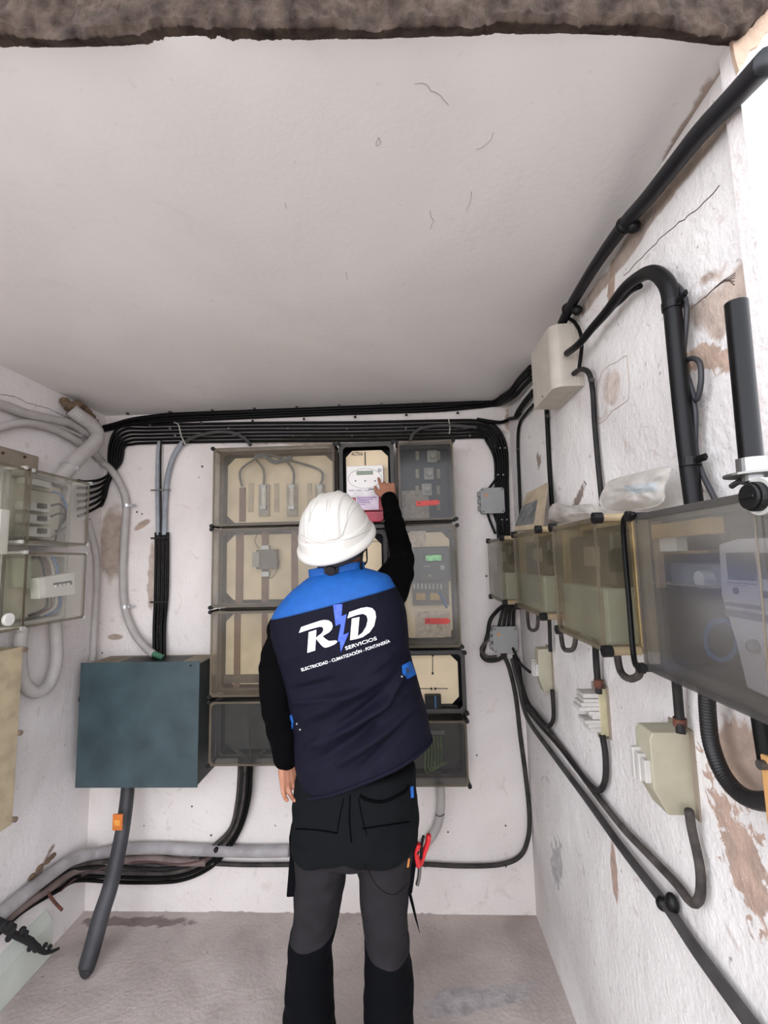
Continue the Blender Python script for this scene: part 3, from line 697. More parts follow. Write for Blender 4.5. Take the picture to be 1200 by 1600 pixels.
# -------- left wall boxes
eL = []
platL = M('pale_tan_plate', (200, 194, 178), .6, var=.04)
greyL = M('pale_grey_base', (182, 178, 170), .5)
DL = .16
eb = Enc('L', (-110, 694), (36, 984), DL, 'meter_enclosure', 'large clear-lidded box cut off by left picture edge, with round white plug', 'electrical box')
shell(eb, basemat=greyL, lidmat=lidL, platemat=platL, rim=greyL, screws=clearscrew, ch=.01, chl=.005, knob=.007)
eb.rect(2, 795, 12, 866, .07, DL - .01, 'white_module', whitep, None, .003)
a = eb.L3(10, 968, DL - .01); eb.part(MB().cyl(a, a + Vector((0, -.012, 0)), .021, 24), 'round_plug', whitep, bevel=.002, label='round white plug')
e = shell(Enc('L', (40, 729), (136, 853), DL, 'breaker_enclosure', 'clear-lidded box with three grey fuse switches, on left wall below the hose clamp', 'electrical box'), basemat=greyL, lidmat=lidL, platemat=platL, rim=greyL, screws=clearscrew, ch=.006, chl=.005, knob=.007)
for i in range(3):
    y = 783 + i * 19.5
    f = e.rect(41, y, 78, y + 18, .06, .105, 'fuse_switch', M('switch_grey', (212, 211, 206), .4), None, .002)
    e.rect(63, y + 3, 74, y + 12, .105, .118, 'switch_handle', M('switch_dark', (60, 58, 58), .4), f, .001)
e.rect(42, 745, 80, 763, .06, .10, 'neutral_block', M('switch_grey', (0, 0, 0)), None, .002)
e.rect(50, 764, 86, 770, .09, .11, 'copper_link', steel, None, .001)
for i, mt2 in enumerate((blackp, blackp, bluew, M('grey_lead', (0, 0, 0)))):
    m = MB(); m.sweep(smooth([e.L3(80, 790 + i * 17, .09), e.L3(94, 788 + i * 14, .1), e.L3(103, 800 + i * 8, .1), e.L3(96, 815 + i * 4, .1), e.L3(86, 845 - i * 5, .08)] if i != 2 else [e.L3(82, 768, .09), e.L3(96, 775, .1), e.L3(104, 795, .1), e.L3(100, 812, .08)], 6), .004, 8)
    e.part(m, 'loop_wire', mt2, smooth_=True)
e = shell(Enc('L', (40, 861), (131, 966), DL, 'breaker_enclosure', 'clear-lidded box with tilted white breaker and coloured wires, lower on left wall', 'electrical box'), basemat=greyL, lidmat=lidL, platemat=platL, rim=greyL, screws=clearscrew, ch=.006, chl=.005, knob=.007)
def quad(e, pts, d0, d1, nm, mat, par=None, bv=.002):
    return e.part(MB().prism([e.L(x, y, d1) for x, y in pts], -d1, -d0), nm, mat, par, bv)
br = quad(e, [(60, 903), (116, 894), (118, 928), (62, 936)], .09, .125, 'breaker', whitep)
quad(e, [(84, 911), (112, 907), (113, 913), (85, 918)], .125, .127, 'toggle_slot', blackp, br, 0)
for i in range(4): quad(e, [(87 + i * 6.5, 914 - i), (90 + i * 6.5, 913.5 - i), (90.5 + i * 6.5, 918 - i), (87.5 + i * 6.5, 918.5 - i)], .127, .134, 'toggle', whitep, br, .0005)
quad(e, [(60, 906), (70, 904), (71, 932), (62, 933)], .125, .128, 'white_label', M('bright_paper', (0, 0, 0)), br, 0)
for i, mt2 in enumerate((blackp, brownw, greyc, bluew)):
    x = 62 + i * 7
    m = MB(); m.sweep(smooth([e.L3(x - 4, 866, .07), e.L3(x + 4, 880, .09), e.L3(x + 8, 900, .1)], 6), .0045, 8)
    m.sweep(smooth([e.L3(x + 12, 932, .1), e.L3(x + 9, 950, .09), e.L3(45 + i * 9, 962, .07)], 6), .0045, 8); e.part(m, 'wire', mt2, smooth_=True)
quad(e, [(36, 872), (49, 868), (49, 920), (37, 918)], .05, .11, 'pale_block', M('pale_green_cover', (0, 0, 0)))

e = Enc('L', (-90, 1046), (19, 1287), .12, 'cream_cabinet', 'cream painted cabinet with dark side knobs, cut off at lower left edge', 'cabinet')
e.H += .012
e.part(MB().box(-e.W / 2, e.W / 2, -.11, 0, 0, e.H), 'body', M('cabinet_cream', (186, 170, 140), .6), bevel=.003)
e.part(MB().box(-e.W / 2 - .002, e.W / 2 + .002, -.12, -.108, -.002, e.H + .002), 'door', M('cabinet_cream', (0, 0, 0)), bevel=.003)
for z in (.01, e.H * .5, e.H - .01): e.part(MB().cyl((e.W / 2 + .006, -.112, z), (e.W / 2 + .006, -.128, z), .009, 14), 'knob', M('taupe_knob', (130, 112, 98), .5))
bp_ = Enc('L', (-100, 668), (58, 760), .018, 'mounting_board', 'weathered wooden board on left wall behind the clear boxes', 'board')
bp_.part(MB().box(-bp_.W / 2, bp_.W / 2, -.018, 0, 0, bp_.H), 'board', wood, bevel=.002)
for (x, y) in ((4, 708), (38, 714)):
    a = bp_.L3(x, y, .018); bp_.part(MB().cyl(a, a + Vector((0, -.004, 0)), .006, 10), 'nail', rust)

# -------- teal metal box
e = Enc('B', (126, 1036), (308, 1231), .19, 'metal_cabinet', 'scuffed dark teal metal cabinet hanging low on the back wall', 'cabinet')
teal = M('teal_paint', (60, 78, 82), .4, rgb2=(45, 60, 64), scale=9, bump=.12, bscale=14)
e.part(MB().box(-e.W / 2 + .004, e.W / 2 - .004, -.183, -.002, .004, e.H - .012), 'body', M('teal_side', (54, 62, 62), .6, rgb2=(70, 66, 60)), bevel=.002)
e.part(MB().box(-e.W / 2, e.W / 2, -.19, -.183, 0, e.H), 'door', teal, bevel=.002)
e.part(MB().box(-e.W / 2 + .01, e.W / 2 - .004, -.175, -.002, e.H - .012, e.H - .009), 'top', wood)
e.part(MB().box(-e.W / 2 + .14, e.W / 2 - .10, -.15, -.03, e.H - .009, e.H - .0085), 'top_opening', blackp)
e.part(MB().box(-e.W / 2 - .006, -e.W / 2, -.186, -.17, e.H * .68, e.H * .72), 'hinge', blackp, bevel=.001)
eT = e
a = e.L3(298, 1040, .191); e.part(MB().cyl(a, a + Vector((0, -.003, 0)), .004, 10), 'lock', blackp)

# -------- gray box high on the right wall
e = Enc('R', (825, 574), (862, 612), .085, 'service_box', 'beige plastic box high on right wall under the ceiling, black hoses attached', 'electrical box')
bg_ = M('beige_plastic', (188, 180, 168), .45, var=.06)
a = e.inv @ P(855, 513, 0, XR - .085); b = e.inv @ P(834, 641, 0, XR - .085); c_ = e.inv @ P(866, 606, 0, XR - .085)
hx0, hx1 = b.x, c_.x; z0, z1 = b.z, a.z
m = MB(); k = 8; prof = [(hx0, 0)] + [(hx0, -.07)] 
out = [(hx0, -.02), (hx0, -.08), (hx0 + .004, -.085), (hx1 - .03, -.085)]
for i in range(1, 7): t = i / 6 * PI / 2; out.append((hx1 - .03 + .03 * math.sin(t), -.055 - .03 * math.cos(t)))
out += [(hx1, -.02)]
kk = len(out); v = [(p[0], p[1], z0) for p in out] + [(p[0], p[1], z1) for p in out]
m.add(v, [list(range(kk)), list(range(2 * kk - 1, kk - 1, -1))] + [[i, (i + 1) % kk, kk + (i + 1) % kk, kk + i] for i in range(kk)])
cvr = e.part(m, 'cover', bg_, bevel=.002)
e.part(MB().box(hx0 + .002, hx1 + .003, -.021, 0, z0 - .001, z1 + .001), 'base', bg_, bevel=.002)
sa = e.inv @ P(848, 620, 0, XR - .085); e.part(MB().cyl((sa.x, -.0855, sa.z), (sa.x, -.082, sa.z), .004, 12), 'cover_screw', darkf)

# -------- small fuse boxes low on the right wall
def fusebox(px_wall, py_top, py_bot, prot, width, label, open_=False):
    top = Rw(px_wall, py_top); bot = Rw(px_wall, py_bot); yy = (top.y + bot.y) / 2; H = top.z - bot.z
    root = thing('fuse_box', label, 'fuse box', (XR, yy, bot.z), -PI / 2)
    mb = MB()
    if not open_:
        p = [(0, 0), (-prot * .7, 0), (-prot, H * .3), (-prot, H * .92), (-prot * .92, H), (0, H)]
        mb.prismx(p, -width, 0); o = mb.build('cover', cream, root, world=False, bevel=.002)
        g = MB()
        for i in range(3): g.box(-width * .9 + i * width * .28, -width * .9 + i * width * .28 + width * .22, -prot - .016 + .003 * i, -prot * .8, H * (.32 + .02 * i), H * (.72 - .04 * i))
        g.build('fuse_carrier', M('carrier_white', (196, 192, 186), .5), root, world=False, bevel=.0015)
    else:
        mb.box(-.02, .001, -prot * .42, 0, 0, H); mb.build('side_plate', M('cream_edge', (184, 176, 142), .5), root, world=False, bevel=.001)
        g = MB(); random.seed(3)
        for i in range(9):
            z = H * (.08 + .09 * i); dd = prot * random.uniform(.75, 1.35); g.box(-width, 0, -dd, -.005, z, z + H * random.uniform(.07, .1))
        g.build('fuse_block', M('carrier_white', (196, 192, 186), .5), root, world=False, bevel=.001)
        g = MB(); g.box(-width, -.013, -.02, 0, H * .9, H * 1.06); g.box(-width * .6, -.013, -.02, 0, -H * .1, H * .1); g.build('mortar', M('bare_mortar2', (150, 138, 124), .95), root, world=False)
    MB().box(-width - .01, .01, -.004, 0, -.006, H + .006).build('backing', wood, root, world=False)
    return root
fusebox(864, 1015, 1080, .05, .045, 'small closed cream fuse box just below the middle meter box')
fusebox(951, 1078, 1148, .055, .05, 'broken open fuse box with white ceramic core exposed, between two closed ones', True)
fusebox(1085, 1148, 1269, .075, .055, 'larger cream fuse box with white carriers, lowest and nearest on right wall')
# ================================================================== cables and conduits
def T(name, pts, r, mat, label, cat='cable', group=None, **k):
    return tube(name, pts, r, mat, label=label, cat=cat, group=group, **k)
def clip(p, axis, r=.009, parent=None, mat=None):
    """half-round nail clip: a bent strap and its nail"""
    mb = MB(); p = Vector(p)
    n = {'B': Vector((0, -1, 0)), 'R': Vector((-1, 0, 0)), 'L': Vector((1, 0, 0))}[axis]
    mb.ball(p + n * r * .4, r, 8, 6); mb.cyl(p + n * r, p + n * (r + .006), .0028, 8)
    return mb.build('nail_clip', mat or clipm, parent, smooth_=True)
# upper pair along the ceiling, going round the corner to the grey service box
GU = 'black cables under the ceiling along the back wall'
u1 = [B(160, 668, .03), B(176, 664, .02), B(210, 655, .016), B(270, 648, .014), B(345, 645, .014), B(440, 640, .014), B(560, 636, .014), B(650, 633, .014), B(735, 627, .015), B(772, 624, .02), Rw(796, 612, .04), Rw(812, 592, .03), Rw(829, 574, .03)]
u2 = [B(160, 673, .028), B(178, 668, .02), B(214, 662, .016), B(300, 656, .014), B(430, 650, .014), B(560, 645, .014), B(680, 641, .014), B(740, 636, .015), B(778, 632, .02), Rw(802, 620, .035), Rw(816, 606, .025), Rw(831, 590, .025)]
ca = T('black_cable', u1, .0105, black, 'topmost black cable along the back wall, touching the ceiling line')
T('black_cable', [p + Vector((0, .004, -.016)) for p in u1], .0085, black, 'black cable pressed under the topmost one along the back wall')
cb = T('black_cable', u2, .0095, black, 'third black cable below the ceiling, turning the right corner')
for i in range(9): clip(B(200 + i * 66, 650 - i * 2.9, .028) + Vector((0, 0, .012)), 'B', .008, ca)
for i in range(7): clip(B(235 + i * 80, 664 - i * 3.2, .024) - Vector((0, 0, .002)), 'B', .007, cb)
# lower bundle: six cables dropping down at both ends
for i in range(6):
    dy = i * 5.6; k = i
    pts = [Lw(122, 806 - i * 11, .02 + .004 * i), Lw(138, 800 - i * 9.5, .02), B(162, 782 - i * 7, .03 + .004 * i), B(170 + i * 3.4, 740 - i * 3, .022), B(172 + i * 4.4, 694 + i * 1, .018), B(190 + i * 3.4, 666 + dy, .016), B(240, 664 + dy, .014), B(400, 661 + dy, .014),
           B(560, 660 + dy, .014), B(700, 657 + dy * .98, .014), B(752, 658 + dy * .9, .016), B(776 - i * 3, 668 + dy * .8, .018), B(791 - i * 3.6, 700 + dy * .6, .022), B(793 - i * 3.6, 760, .024), B(795 - i * 3.4, 830, .024), B(798 - i * 3, 880, .024)]
    cc_ = T('black_cable', pts, .0068, black, ['uppermost', 'second', 'third', 'fourth', 'fifth', 'lowest'][i] + ' strand of the six-strand black bundle looping along the top of the back wall', group='six-strand cable bundle on the back wall')
    if i in (1, 3):
        for j in range(6): clip(B(262 + j * 92 + i * 4, 662 + dy + 2, .024), 'B', .0045, cc_, nail)
        for (x, y) in ((790 - i * 4, 742), (793 - i * 4, 700), (796 - i * 4, 812)): clip(B(x, y, .033), 'B', .0045, cc_, nail)
T('black_cable', [Rw(807, 650, .02), Rw(812, 640, .02), Rw(822, 626, .02), Rw(834, 612, .02)], .012, black, 'short thick black cable rising from the right corner to the beige box')
T('black_cable', [B(745, 655, .03), B(780, 660, .03), B(796, 655, .02), Rw(806, 652, .015), Rw(812, 645, .015)], .0085, black, 'black cable crossing the right corner below the ceiling pair')
# arcs into the enclosures
T('black_cable', [B(286, 694, .03), B(300, 684, .04), B(330, 676, .05), B(362, 676, .05), B(382, 685, .05), B(392, 696, .05)], .0085, M('grey_sheath', (70, 68, 66), .6), 'dark grey cable arching over the bundle into the top left fuse box')
T('black_cable', [B(640, 694, .05), B(646, 678, .05), B(664, 668, .045), B(700, 665, .04), B(745, 668, .03)], .0085, M('grey_sheath', (70, 68, 66), .6), 'dark grey cable arching into the smoky fuse box on the right')
T('cable_tie', [B(272, 660, .04), B(279, 664, .045), B(283, 680, .045), B(290, 695, .04)], .003, M('tie_white', (190, 184, 172), .5), 'pale cable tie hanging from the bundle at the left', 'cable tie')
T('cable_tie', [B(701, 655, .04), B(703, 668, .045), B(702, 678, .04)], .0026, M('tie_white', (0, 0, 0)), 'pale cable tie around the bundle near the right stack', 'cable tie')
# grey sleeves with black cables into the teal box
s1 = T('conduit', [B(249, 690, .02), B(247, 710, .02), B(246, 760, .02), B(247, 836, .02)], .0095, bluegrey, 'narrow blue-grey sleeve on the left over a black cable', 'conduit', corr=.006, amp=.06)
s2 = T('conduit', [B(286, 690, .03), B(272, 712, .025), B(262, 745, .02), B(258, 790, .02), B(257, 836, .02)], .0125, bluegrey, 'wider curved blue-grey sleeve beside the narrow one', 'conduit', corr=.007, amp=.06)
T('black_cable', [B(252, 688, .022), B(251, 720, .022), B(252, 836, .022)], .004, dblack, 'thin dark cable between the two blue-grey sleeves')
for i, (x0, x1) in enumerate(((244, 241), (250, 246), (256, 252), (262, 257))):
    T('black_cable', [B(x0, 832, .022), B(x0, 870, .022), B(x0 - 1, 930, .022), B(x1, 980, .022), B(x1, 1030, .05)], .0075, black, ['leftmost', 'second', 'third', 'rightmost'][i] + ' vertical black cable running from the sleeves into the teal cabinet', group='vertical cables above the teal cabinet')
for (x, y, w) in ((251, 766, 16), (248, 941, 14), (249, 841, 14)):
    a = B(x - w, y, .034); b = B(x + w, y, .034)
    tag(MB().box(a.x, b.x, a.y, a.y + .004, a.z - .004, a.z + .004).build('cable_clamp', steel if y < 800 else dblack, bevel=.001), {766: 'small steel saddle holding the blue-grey sleeves', 941: 'dark saddle across the vertical black cables above the teal cabinet', 841: 'dark saddle where the sleeves end'}[y], 'clamp')
T('black_cable', [B(140, 785, .03), B(150, 782, .035), B(163, 776, .035), B(160, 790, .03), B(146, 793, .03), B(140, 788, .03)], .0025, black, 'thin loose black wire loop in the left corner')

# thick ribbed hose and rigid conduits on the left
T('ribbed_hose', [Lw(112, 640, .06), Lw(124, 650, .075), Lw(144, 664, .085), Lw(152, 680, .085), Lw(143, 698, .08), Lw(126, 712, .08), Lw(108, 732, .08), Lw(90, 752, .08)], .030, greyc, 'thick ribbed grey hose dropping from a ceiling hole into the clear box', 'hose', corr=.008, n=16, amp=.07)
def band(p, d, r, name, label, tail=.03, mat=steel, side=Vector((1, 0, 0))):
    d = d.normalized(); root = thing(name, label, 'clamp', p)
    MB().cyl(p - d * .007, p + d * .007, r, 20).build('strap', mat, root, smooth_=False)
    m = MB(); u = side; c0 = p + u * r
    m.sweep([c0 - u * .005, c0 + u * tail], .006, 6, flat=.4); m.build('lug', mat, root); m = MB(); m.cyl(c0 + u * tail * .7 + Vector((0, -.006, 0)), c0 + u * tail * .7 + Vector((0, .012, 0)), .004, 8); m.build('screw', mat, root)
    return root
band(Lw(108, 730, .08), Lw(126, 712, .08) - Lw(104, 735, .08), .034, 'hose_clamp', 'shiny steel hose clamp on the thick ribbed hose', .02, chrome, Vector((0, 1, 0)))
T('conduit', [Lw(-60, 622, .03), Lw(0, 632, .03), Lw(40, 646, .03), Lw(84, 656, .03), Lw(112, 662, .035), Lw(140, 680, .04)], .019, greyc, 'upper rigid grey conduit across the left wall to behind the hose', 'conduit')
T('conduit', [Lw(-60, 690, .03), Lw(0, 668, .03), Lw(40, 661, .03), Lw(82, 670, .03), Lw(120, 689, .035), Lw(140, 706, .035)], .016, greyc, 'lower bowed grey conduit across the left wall under the upper one', 'conduit')
T('conduit', [Lw(60, 656, .025), Lw(100, 670, .025), Lw(128, 682, .03)], .009, greyc, 'thin grey conduit squeezed between the two bowed ones', 'conduit')
T('conduit', [Lw(132, 690, .05), Lw(146, 706, .045), B(160, 722, .04), B(176, 737, .035), B(191, 764, .03), B(197, 790, .028), B(194, 847, .028), B(192, 902, .028), B(195, 949, .03), B(208, 986, .04), B(226, 1010, .06), B(240, 1022, .08)], .0165, greyc, 'long grey conduit curving down the left of the back wall into the teal cabinet', 'conduit', n=14)
T('conduit', [B(236, 1018, .075), B(244, 1023, .083), B(254, 1027, .09)], .013, M('green_sleeve', (70, 120, 92), .5), 'green sleeve end where the long conduit enters the teal cabinet', 'conduit')
band(B(198, 790, .028), Vector((0, 0, 1)), .0195, 'pipe_clamp', 'upper shiny pipe clamp on the long grey conduit', .028, chrome)
band(B(195, 948, .029), Vector((0, 0, 1)), .0195, 'pipe_clamp', 'lower shiny pipe clamp on the long grey conduit', .028, chrome)
T('conduit', [Lw(137, 812, .03), Lw(142, 830, .03), Lw(150, 862, .03), Lw(152, 902, .03), Lw(149, 960, .03), Lw(145, 1032, .035)], .0145, greyc, 'shorter grey conduit hugging the left corner behind the teal cabinet', 'conduit', corr=.007, amp=.04)
T('ribbed_hose', [Lw(36, 975, .06), Lw(32, 1000, .06), Lw(31, 1030, .06), Lw(36, 1064, .06), Lw(54, 1082, .06), Lw(76, 1070, .06), Lw(88, 1035, .06), Lw(88, 1000, .06), Lw(86, 966, .06)], .0235, greyc, 'ribbed grey hose hanging in a U below the clear boxes', 'hose', corr=.007, n=16, amp=.07)
# vertical black cables going from six-strand bundle to the junction boxes
GJ = 'short black tails at the upper grey junction box'
for i, (x, x2, y2) in enumerate(((776, 760, 768), (782, 770, 768))): T('black_cable', [B(x, 738, .03), B(x - 1, 748, .03), B(x2, y2, .025)], .006, black, ['left', 'right'][i] + ' short black cable dropping into the top of the upper grey junction box', group=GJ)
for i, (x, x2) in enumerate(((760, 774), (770, 783), (780, 788))): T('black_cable', [B(x, 796, .025), B(x + 5, 812, .025), B(x2, 834, .03)], .006, black, ['left', 'middle', 'right'][i] + ' short black cable leaving the bottom of the upper grey junction box', group='tails below the upper grey junction box')
# right corner, lower junction box: loops and feeders
for i, x in enumerate((778, 786, 795, 804)): T('black_cable', [Rw(790 + i * 6, 935, .06), B(785 + i * 6, 955, .05), B(778 + i * 8, 985, .03)], .0075, dblack, ['leftmost', 'second', 'third', 'rightmost'][i] + ' short black feeder from the far meter box to the lower junction box', group='feeders between far meter box and lower junction box')
T('black_cable', [Rw(792, 940, .05), B(768, 965, .05), B(762, 990, .04), B(756, 1012, .035), B(753, 1024, .035), B(762, 1032, .035), B(780, 1030, .035), B(790, 1020, .04)], .009, dblack, 'black cable looping round the left of the lower junction box')
T('black_cable', [B(762, 1000, .04), B(752, 1014, .04), B(760, 1026, .045), B(776, 1026, .05)], .0075, dusty, 'small dusty cable loop at the left of the lower junction box')
# long cable: right corner down and left under the right stack
T('black_cable', [B(785, 1020, .035), B(796, 1045, .03), B(806, 1090, .022), B(813, 1150, .02), B(821, 1210, .018), B(827, 1270, .018), B(825, 1310, .018), B(812, 1338, .018), B(780, 1351, .018), B(720, 1353, .018), B(650, 1350, .018), B(540, 1350, .018), B(440, 1351, .018), B(380, 1351, .018), B(330, 1349, .02)], .0095, M('dusty_mid', (56, 51, 47), .7, rgb2=(20, 18, 18)), 'long dusty cable running down the right corner and along the back wall at shin height')
for (x, y) in ((823, 1245), (790, 1352), (664, 1352)): clip(B(x, y, .03), 'B', .005)
# right wall cables, upper part
T('black_cable', [Rw(1200, 95, .035), Rw(1148, 150, .03), Rw(1095, 206, .03), Rw(1050, 262, .03), Rw(1010, 312, .03), Rw(975, 352, .03), Rw(930, 415, .03), Rw(893, 476, .03), Rw(878, 505, .035)], [.017, .016, .0155, .015, .015, .015, .014, .014, .013], M('blue_black_sheath', (12, 13, 20), .45), 'thick blue-black cable following the ceiling edge to the beige box', n=14)
for (x, y) in ((976, 352), (888, 483)):
    rt = thing('cable_clamp', 'black knobbed clamp %s on the thick ceiling cable' % ('midway' if x > 900 else 'just above the beige box'), 'clamp', Rw(x, y, .03))
    m = MB(); m.ball(Rw(x, y, .03), .019, 12, 8, (1, .7, 1)); m.build('strap', blackp, rt, smooth_=True)
    m = MB(); m.ball(Rw(x + 14, y + 2, .02), .014, 12, 8); m.build('knob', blackp, rt, smooth_=True)
T('black_pipe', [Rw(886, 552, .05), Rw(905, 537, .05), Rw(925, 513, .04), Rw(948, 487, .035), Rw(975, 452, .035), Rw(1000, 432, .035), Rw(1022, 426, .035), Rw(1042, 444, .035), Rw(1050, 480, .035), Rw(1056, 540, .035), Rw(1064, 620, .035), Rw(1074, 710, .035), Rw(1086, 800, .035)], [.0095, .0095, .010, .011, .012, .0125, .0135, .0145, .0145, .0145, .0145, .0145, .0145], M('hose_black', (11, 11, 13), .45, spec=.25), 'big black hose arching from the beige box down behind the large clear box', 'hose', n=16)
for (x, y) in ((1050, 478), (1078, 722)):
    band(Rw(x, y, .035), Vector((0, 0, 1)), .0165, 'pipe_clamp', 'black strap on the big arching hose, %s' % ('at the bend' if y < 600 else 'just above the large clear box'), .025, blackp, Vector((0, -1, 0)))
T('black_cable', [Rw(955, 482, .03), Rw(972, 468, .025), Rw(985, 455, .025), Rw(1000, 447, .025)], .006, black, 'short black cable tucked under the arching hose')
T('black_cable', [Rw(1050, 440, .02), Rw(1066, 456, .02), Rw(1073, 484, .02), Rw(1070, 530, .02), Rw(1068, 566, .02), Rw(1078, 600, .02), Rw(1088, 625, .02), Rw(1095, 600, .02), Rw(1094, 570, .02), Rw(1084, 560, .02), Rw(1072, 566, .02), Rw(1074, 590, .02), Rw(1086, 640, .02), Rw(1087, 700, .02), Rw(1096, 736, .02), Rw(1112, 770, .02), Rw(1128, 800, .02)], .0045, M('thin_grey_black', (44, 44, 48), .5), 'thin black wire looping beside the big arching hose')
T('black_cable', [Rw(884, 496, .02), Rw(896, 502, .02), Rw(906, 518, .02), Rw(909, 540, .02), Rw(905, 575, .02)], .005, black, 'thin black cable behind the beige box')
T('black_cable', [Rw(896, 584, .03), Rw(908, 577, .025), Rw(920, 583, .02), Rw(926, 610, .012), Rw(929, 660, .012), Rw(934, 720, .012), Rw(941, 790, .014)], .0068, dblack, 'black cable from the beige box down the wall to the plastic bag')
T('black_cable', [Rw(854, 640, .012), Rw(856, 680, .01), Rw(859, 740, .01), Rw(864, 812, .02)], .0075, black, 'straight black cable below the beige box, down to the crumpled bag')
T('black_cable', [Rw(834, 632, .015), Rw(822, 646, .012), Rw(812, 662, .01), Rw(809, 690, .01), Rw(811, 750, .01), Rw(814, 830, .02)], .0065, black, 'black cable bending down beside the right corner, left of the straight one')
clip(Rw(857, 650, .018), 'R', .006, None); clip(Rw(927, 594, .018), 'R', .007, None); clip(Rw(810, 702, .016), 'R', .004, None)
CL = ['tiny nail clip on the dusty cable running down the right corner', 'tiny nail clip on the shin-high dusty cable near the right corner', 'tiny nail clip on the shin-high dusty cable behind the pliers', 'tiny nail clip at the top of the straight cable under the beige box', 'tiny nail clip where the cable bends beside the beige box', 'tiny nail clip on the bending cable nearest the right corner']
for o, t_ in zip([o for o in COL.objects if o.name.startswith('nail_clip') and not o.parent], CL): tag(o, t_, 'clip', 'loose nail clips on the walls')

# right wall, lower runs
dg = M('dusty_conduit', (72, 69, 68), .6, rgb2=(42, 40, 41), scale=16)
T('conduit', [B(800, 1030, .03), Rw(812, 1078, .02), Rw(824, 1122, .018), Rw(862, 1176, .018), Rw(917, 1249, .018), Rw(971, 1324, .018), Rw(1037, 1410, .018), Rw(1091, 1489, .018), Rw(1173, 1600, .018), Rw(1260, 1720, .018)], [.008, .0085, .009, .009, .0095, .0095, .010, .011, .0115, .0115], dg, 'thick grey conduit sloping down the right wall to the lower right corner', 'conduit', n=14)
rt = thing('cable_clamp', 'black clamp knob on the thick sloping conduit', 'clamp', Rw(1047, 1412, .02))
MB().ball(Rw(1050, 1412, .015), .015, 12, 8, (.8, 1, 1.3)).build('knob', blackp, rt, smooth_=True); MB().ball(Rw(1036, 1412, .02), .0135, 12, 8).build('strap', blackp, rt, smooth_=True)
T('black_cable', [B(806, 1026, .035), Rw(816, 1090, .03), Rw(828, 1108, .02), Rw(858, 1142, .015), Rw(892, 1187, .015), Rw(920, 1226, .015), Rw(970, 1290, .015), Rw(1008, 1330, .015), Rw(1054, 1378, .015), Rw(1078, 1408, .016), Rw(1090, 1408, .018), Rw(1095, 1390, .018), Rw(1093, 1352, .018), Rw(1081, 1296, .02), Rw(1077, 1268, .03)], .0082, dusty, 'dusty cable sloping down and hooking up into the larger cream fuse box')
T('black_cable', [B(810, 1030, .03), Rw(820, 1096, .025), Rw(838, 1126, .022), Rw(872, 1164, .02), Rw(905, 1206, .018), Rw(926, 1230, .016), Rw(938, 1234, .016), Rw(946, 1216, .016), Rw(946, 1180, .016), Rw(941, 1148, .02)], .0078, dblack, 'dark cable sloping down and hooking up into the broken fuse box')
T('black_cable', [B(803, 1024, .04), Rw(822, 1090, .03), Rw(836, 1112, .024), Rw(850, 1130, .022), Rw(858, 1134, .02), Rw(865, 1120, .018), Rw(863, 1078, .02)], .0075, dblack, 'dark cable hooking up into the small closed fuse box')
T('black_cable', [B(800, 1010, .04), Rw(812, 1035, .04), Rw(828, 1050, .045)], .006, dblack, 'short cable from the lower junction box to the small fuse box')
T('black_cable', [Rw(858, 960, .03), Rw(859, 985, .02), Rw(860, 1018, .02)], .0068, dblack, 'short vertical cable above the small closed fuse box')
T('black_cable', [Rw(930, 1000, .03), Rw(932, 1040, .02), Rw(936, 1084, .02)], .0085, dblack, 'vertical dusty cable above the broken fuse box')
T('black_cable', [Rw(1056, 1050, .03), Rw(1060, 1100, .022), Rw(1064, 1146, .025)], .0085, dblack, 'vertical dusty cable above the larger cream fuse box')
for (x, y, t) in ((935, 1068, 'broken'), (1062, 1128, 'larger cream')): tag(MB().cyl(Rw(x, y - 6, .022), Rw(x + .5, y + 6, .022), .0115, 12).build('rusty_clamp', rust), 'rusty ring clamp just above the %s fuse box' % t, 'clamp')
T('black_cable', [Rw(824, 945, .05), Rw(826, 978, .05), Rw(833, 985, .05), Rw(840, 978, .05), Rw(840, 948, .05)], .0062, dusty, 'small drooping cable loop under the middle meter box')
T('black_cable', [Rw(874, 960, .05), Rw(879, 1008, .05), Rw(888, 1016, .05), Rw(898, 1008, .05), Rw(901, 965, .05)], .0068, dusty, 'drooping cable loop under the pale green meter box')
T('black_cable', [Rw(961, 990, .07), Rw(968, 1044, .07), Rw(982, 1060, .07), Rw(997, 1056, .07), Rw(1000, 1044, .08)], .0075, dusty, 'drooping cable loop between the two nearest meter boxes')
T('black_cable', [Rw(990, 804, .157), Rw(978, 806, .15), Rw(974, 822, .14), Rw(977, 870, .135), Rw(983, 940, .135), Rw(989, 1015, .14), Rw(994, 1040, .15), Rw(1004, 1044, .157)], .0045, black, 'black cord running down the gap between the two nearest meter boxes')
T('ribbed_hose', [Rw(1104, 1075, .04), Rw(1106, 1120, .04), Rw(1112, 1165, .04), Rw(1130, 1210, .04), Rw(1156, 1240, .04), Rw(1190, 1252, .04), Rw(1230, 1240, .04), Rw(1250, 1180, .04), Rw(1250, 1100, .05)], .0125, M('hose_dark', (24, 22, 22), .5), 'big dark hose sagging in a loop below the large clear box', 'hose', corr=.005, amp=.04, n=14)
T('black_pipe', [Rw(1186, 1110, .05), Rw(1192, 1150, .05), Rw(1200, 1200, .05)], .011, black, 'short vertical black pipe at right picture edge below the large box', 'pipe')
e = Enc('R', (1186, 1176), (1290, 1420), .06, 'wooden_panel', 'orange wooden panel at the right picture edge below the large box', 'panel')
ow = M('orange_wood', (206, 158, 100), .5, rgb2=(180, 130, 78), scale=5)
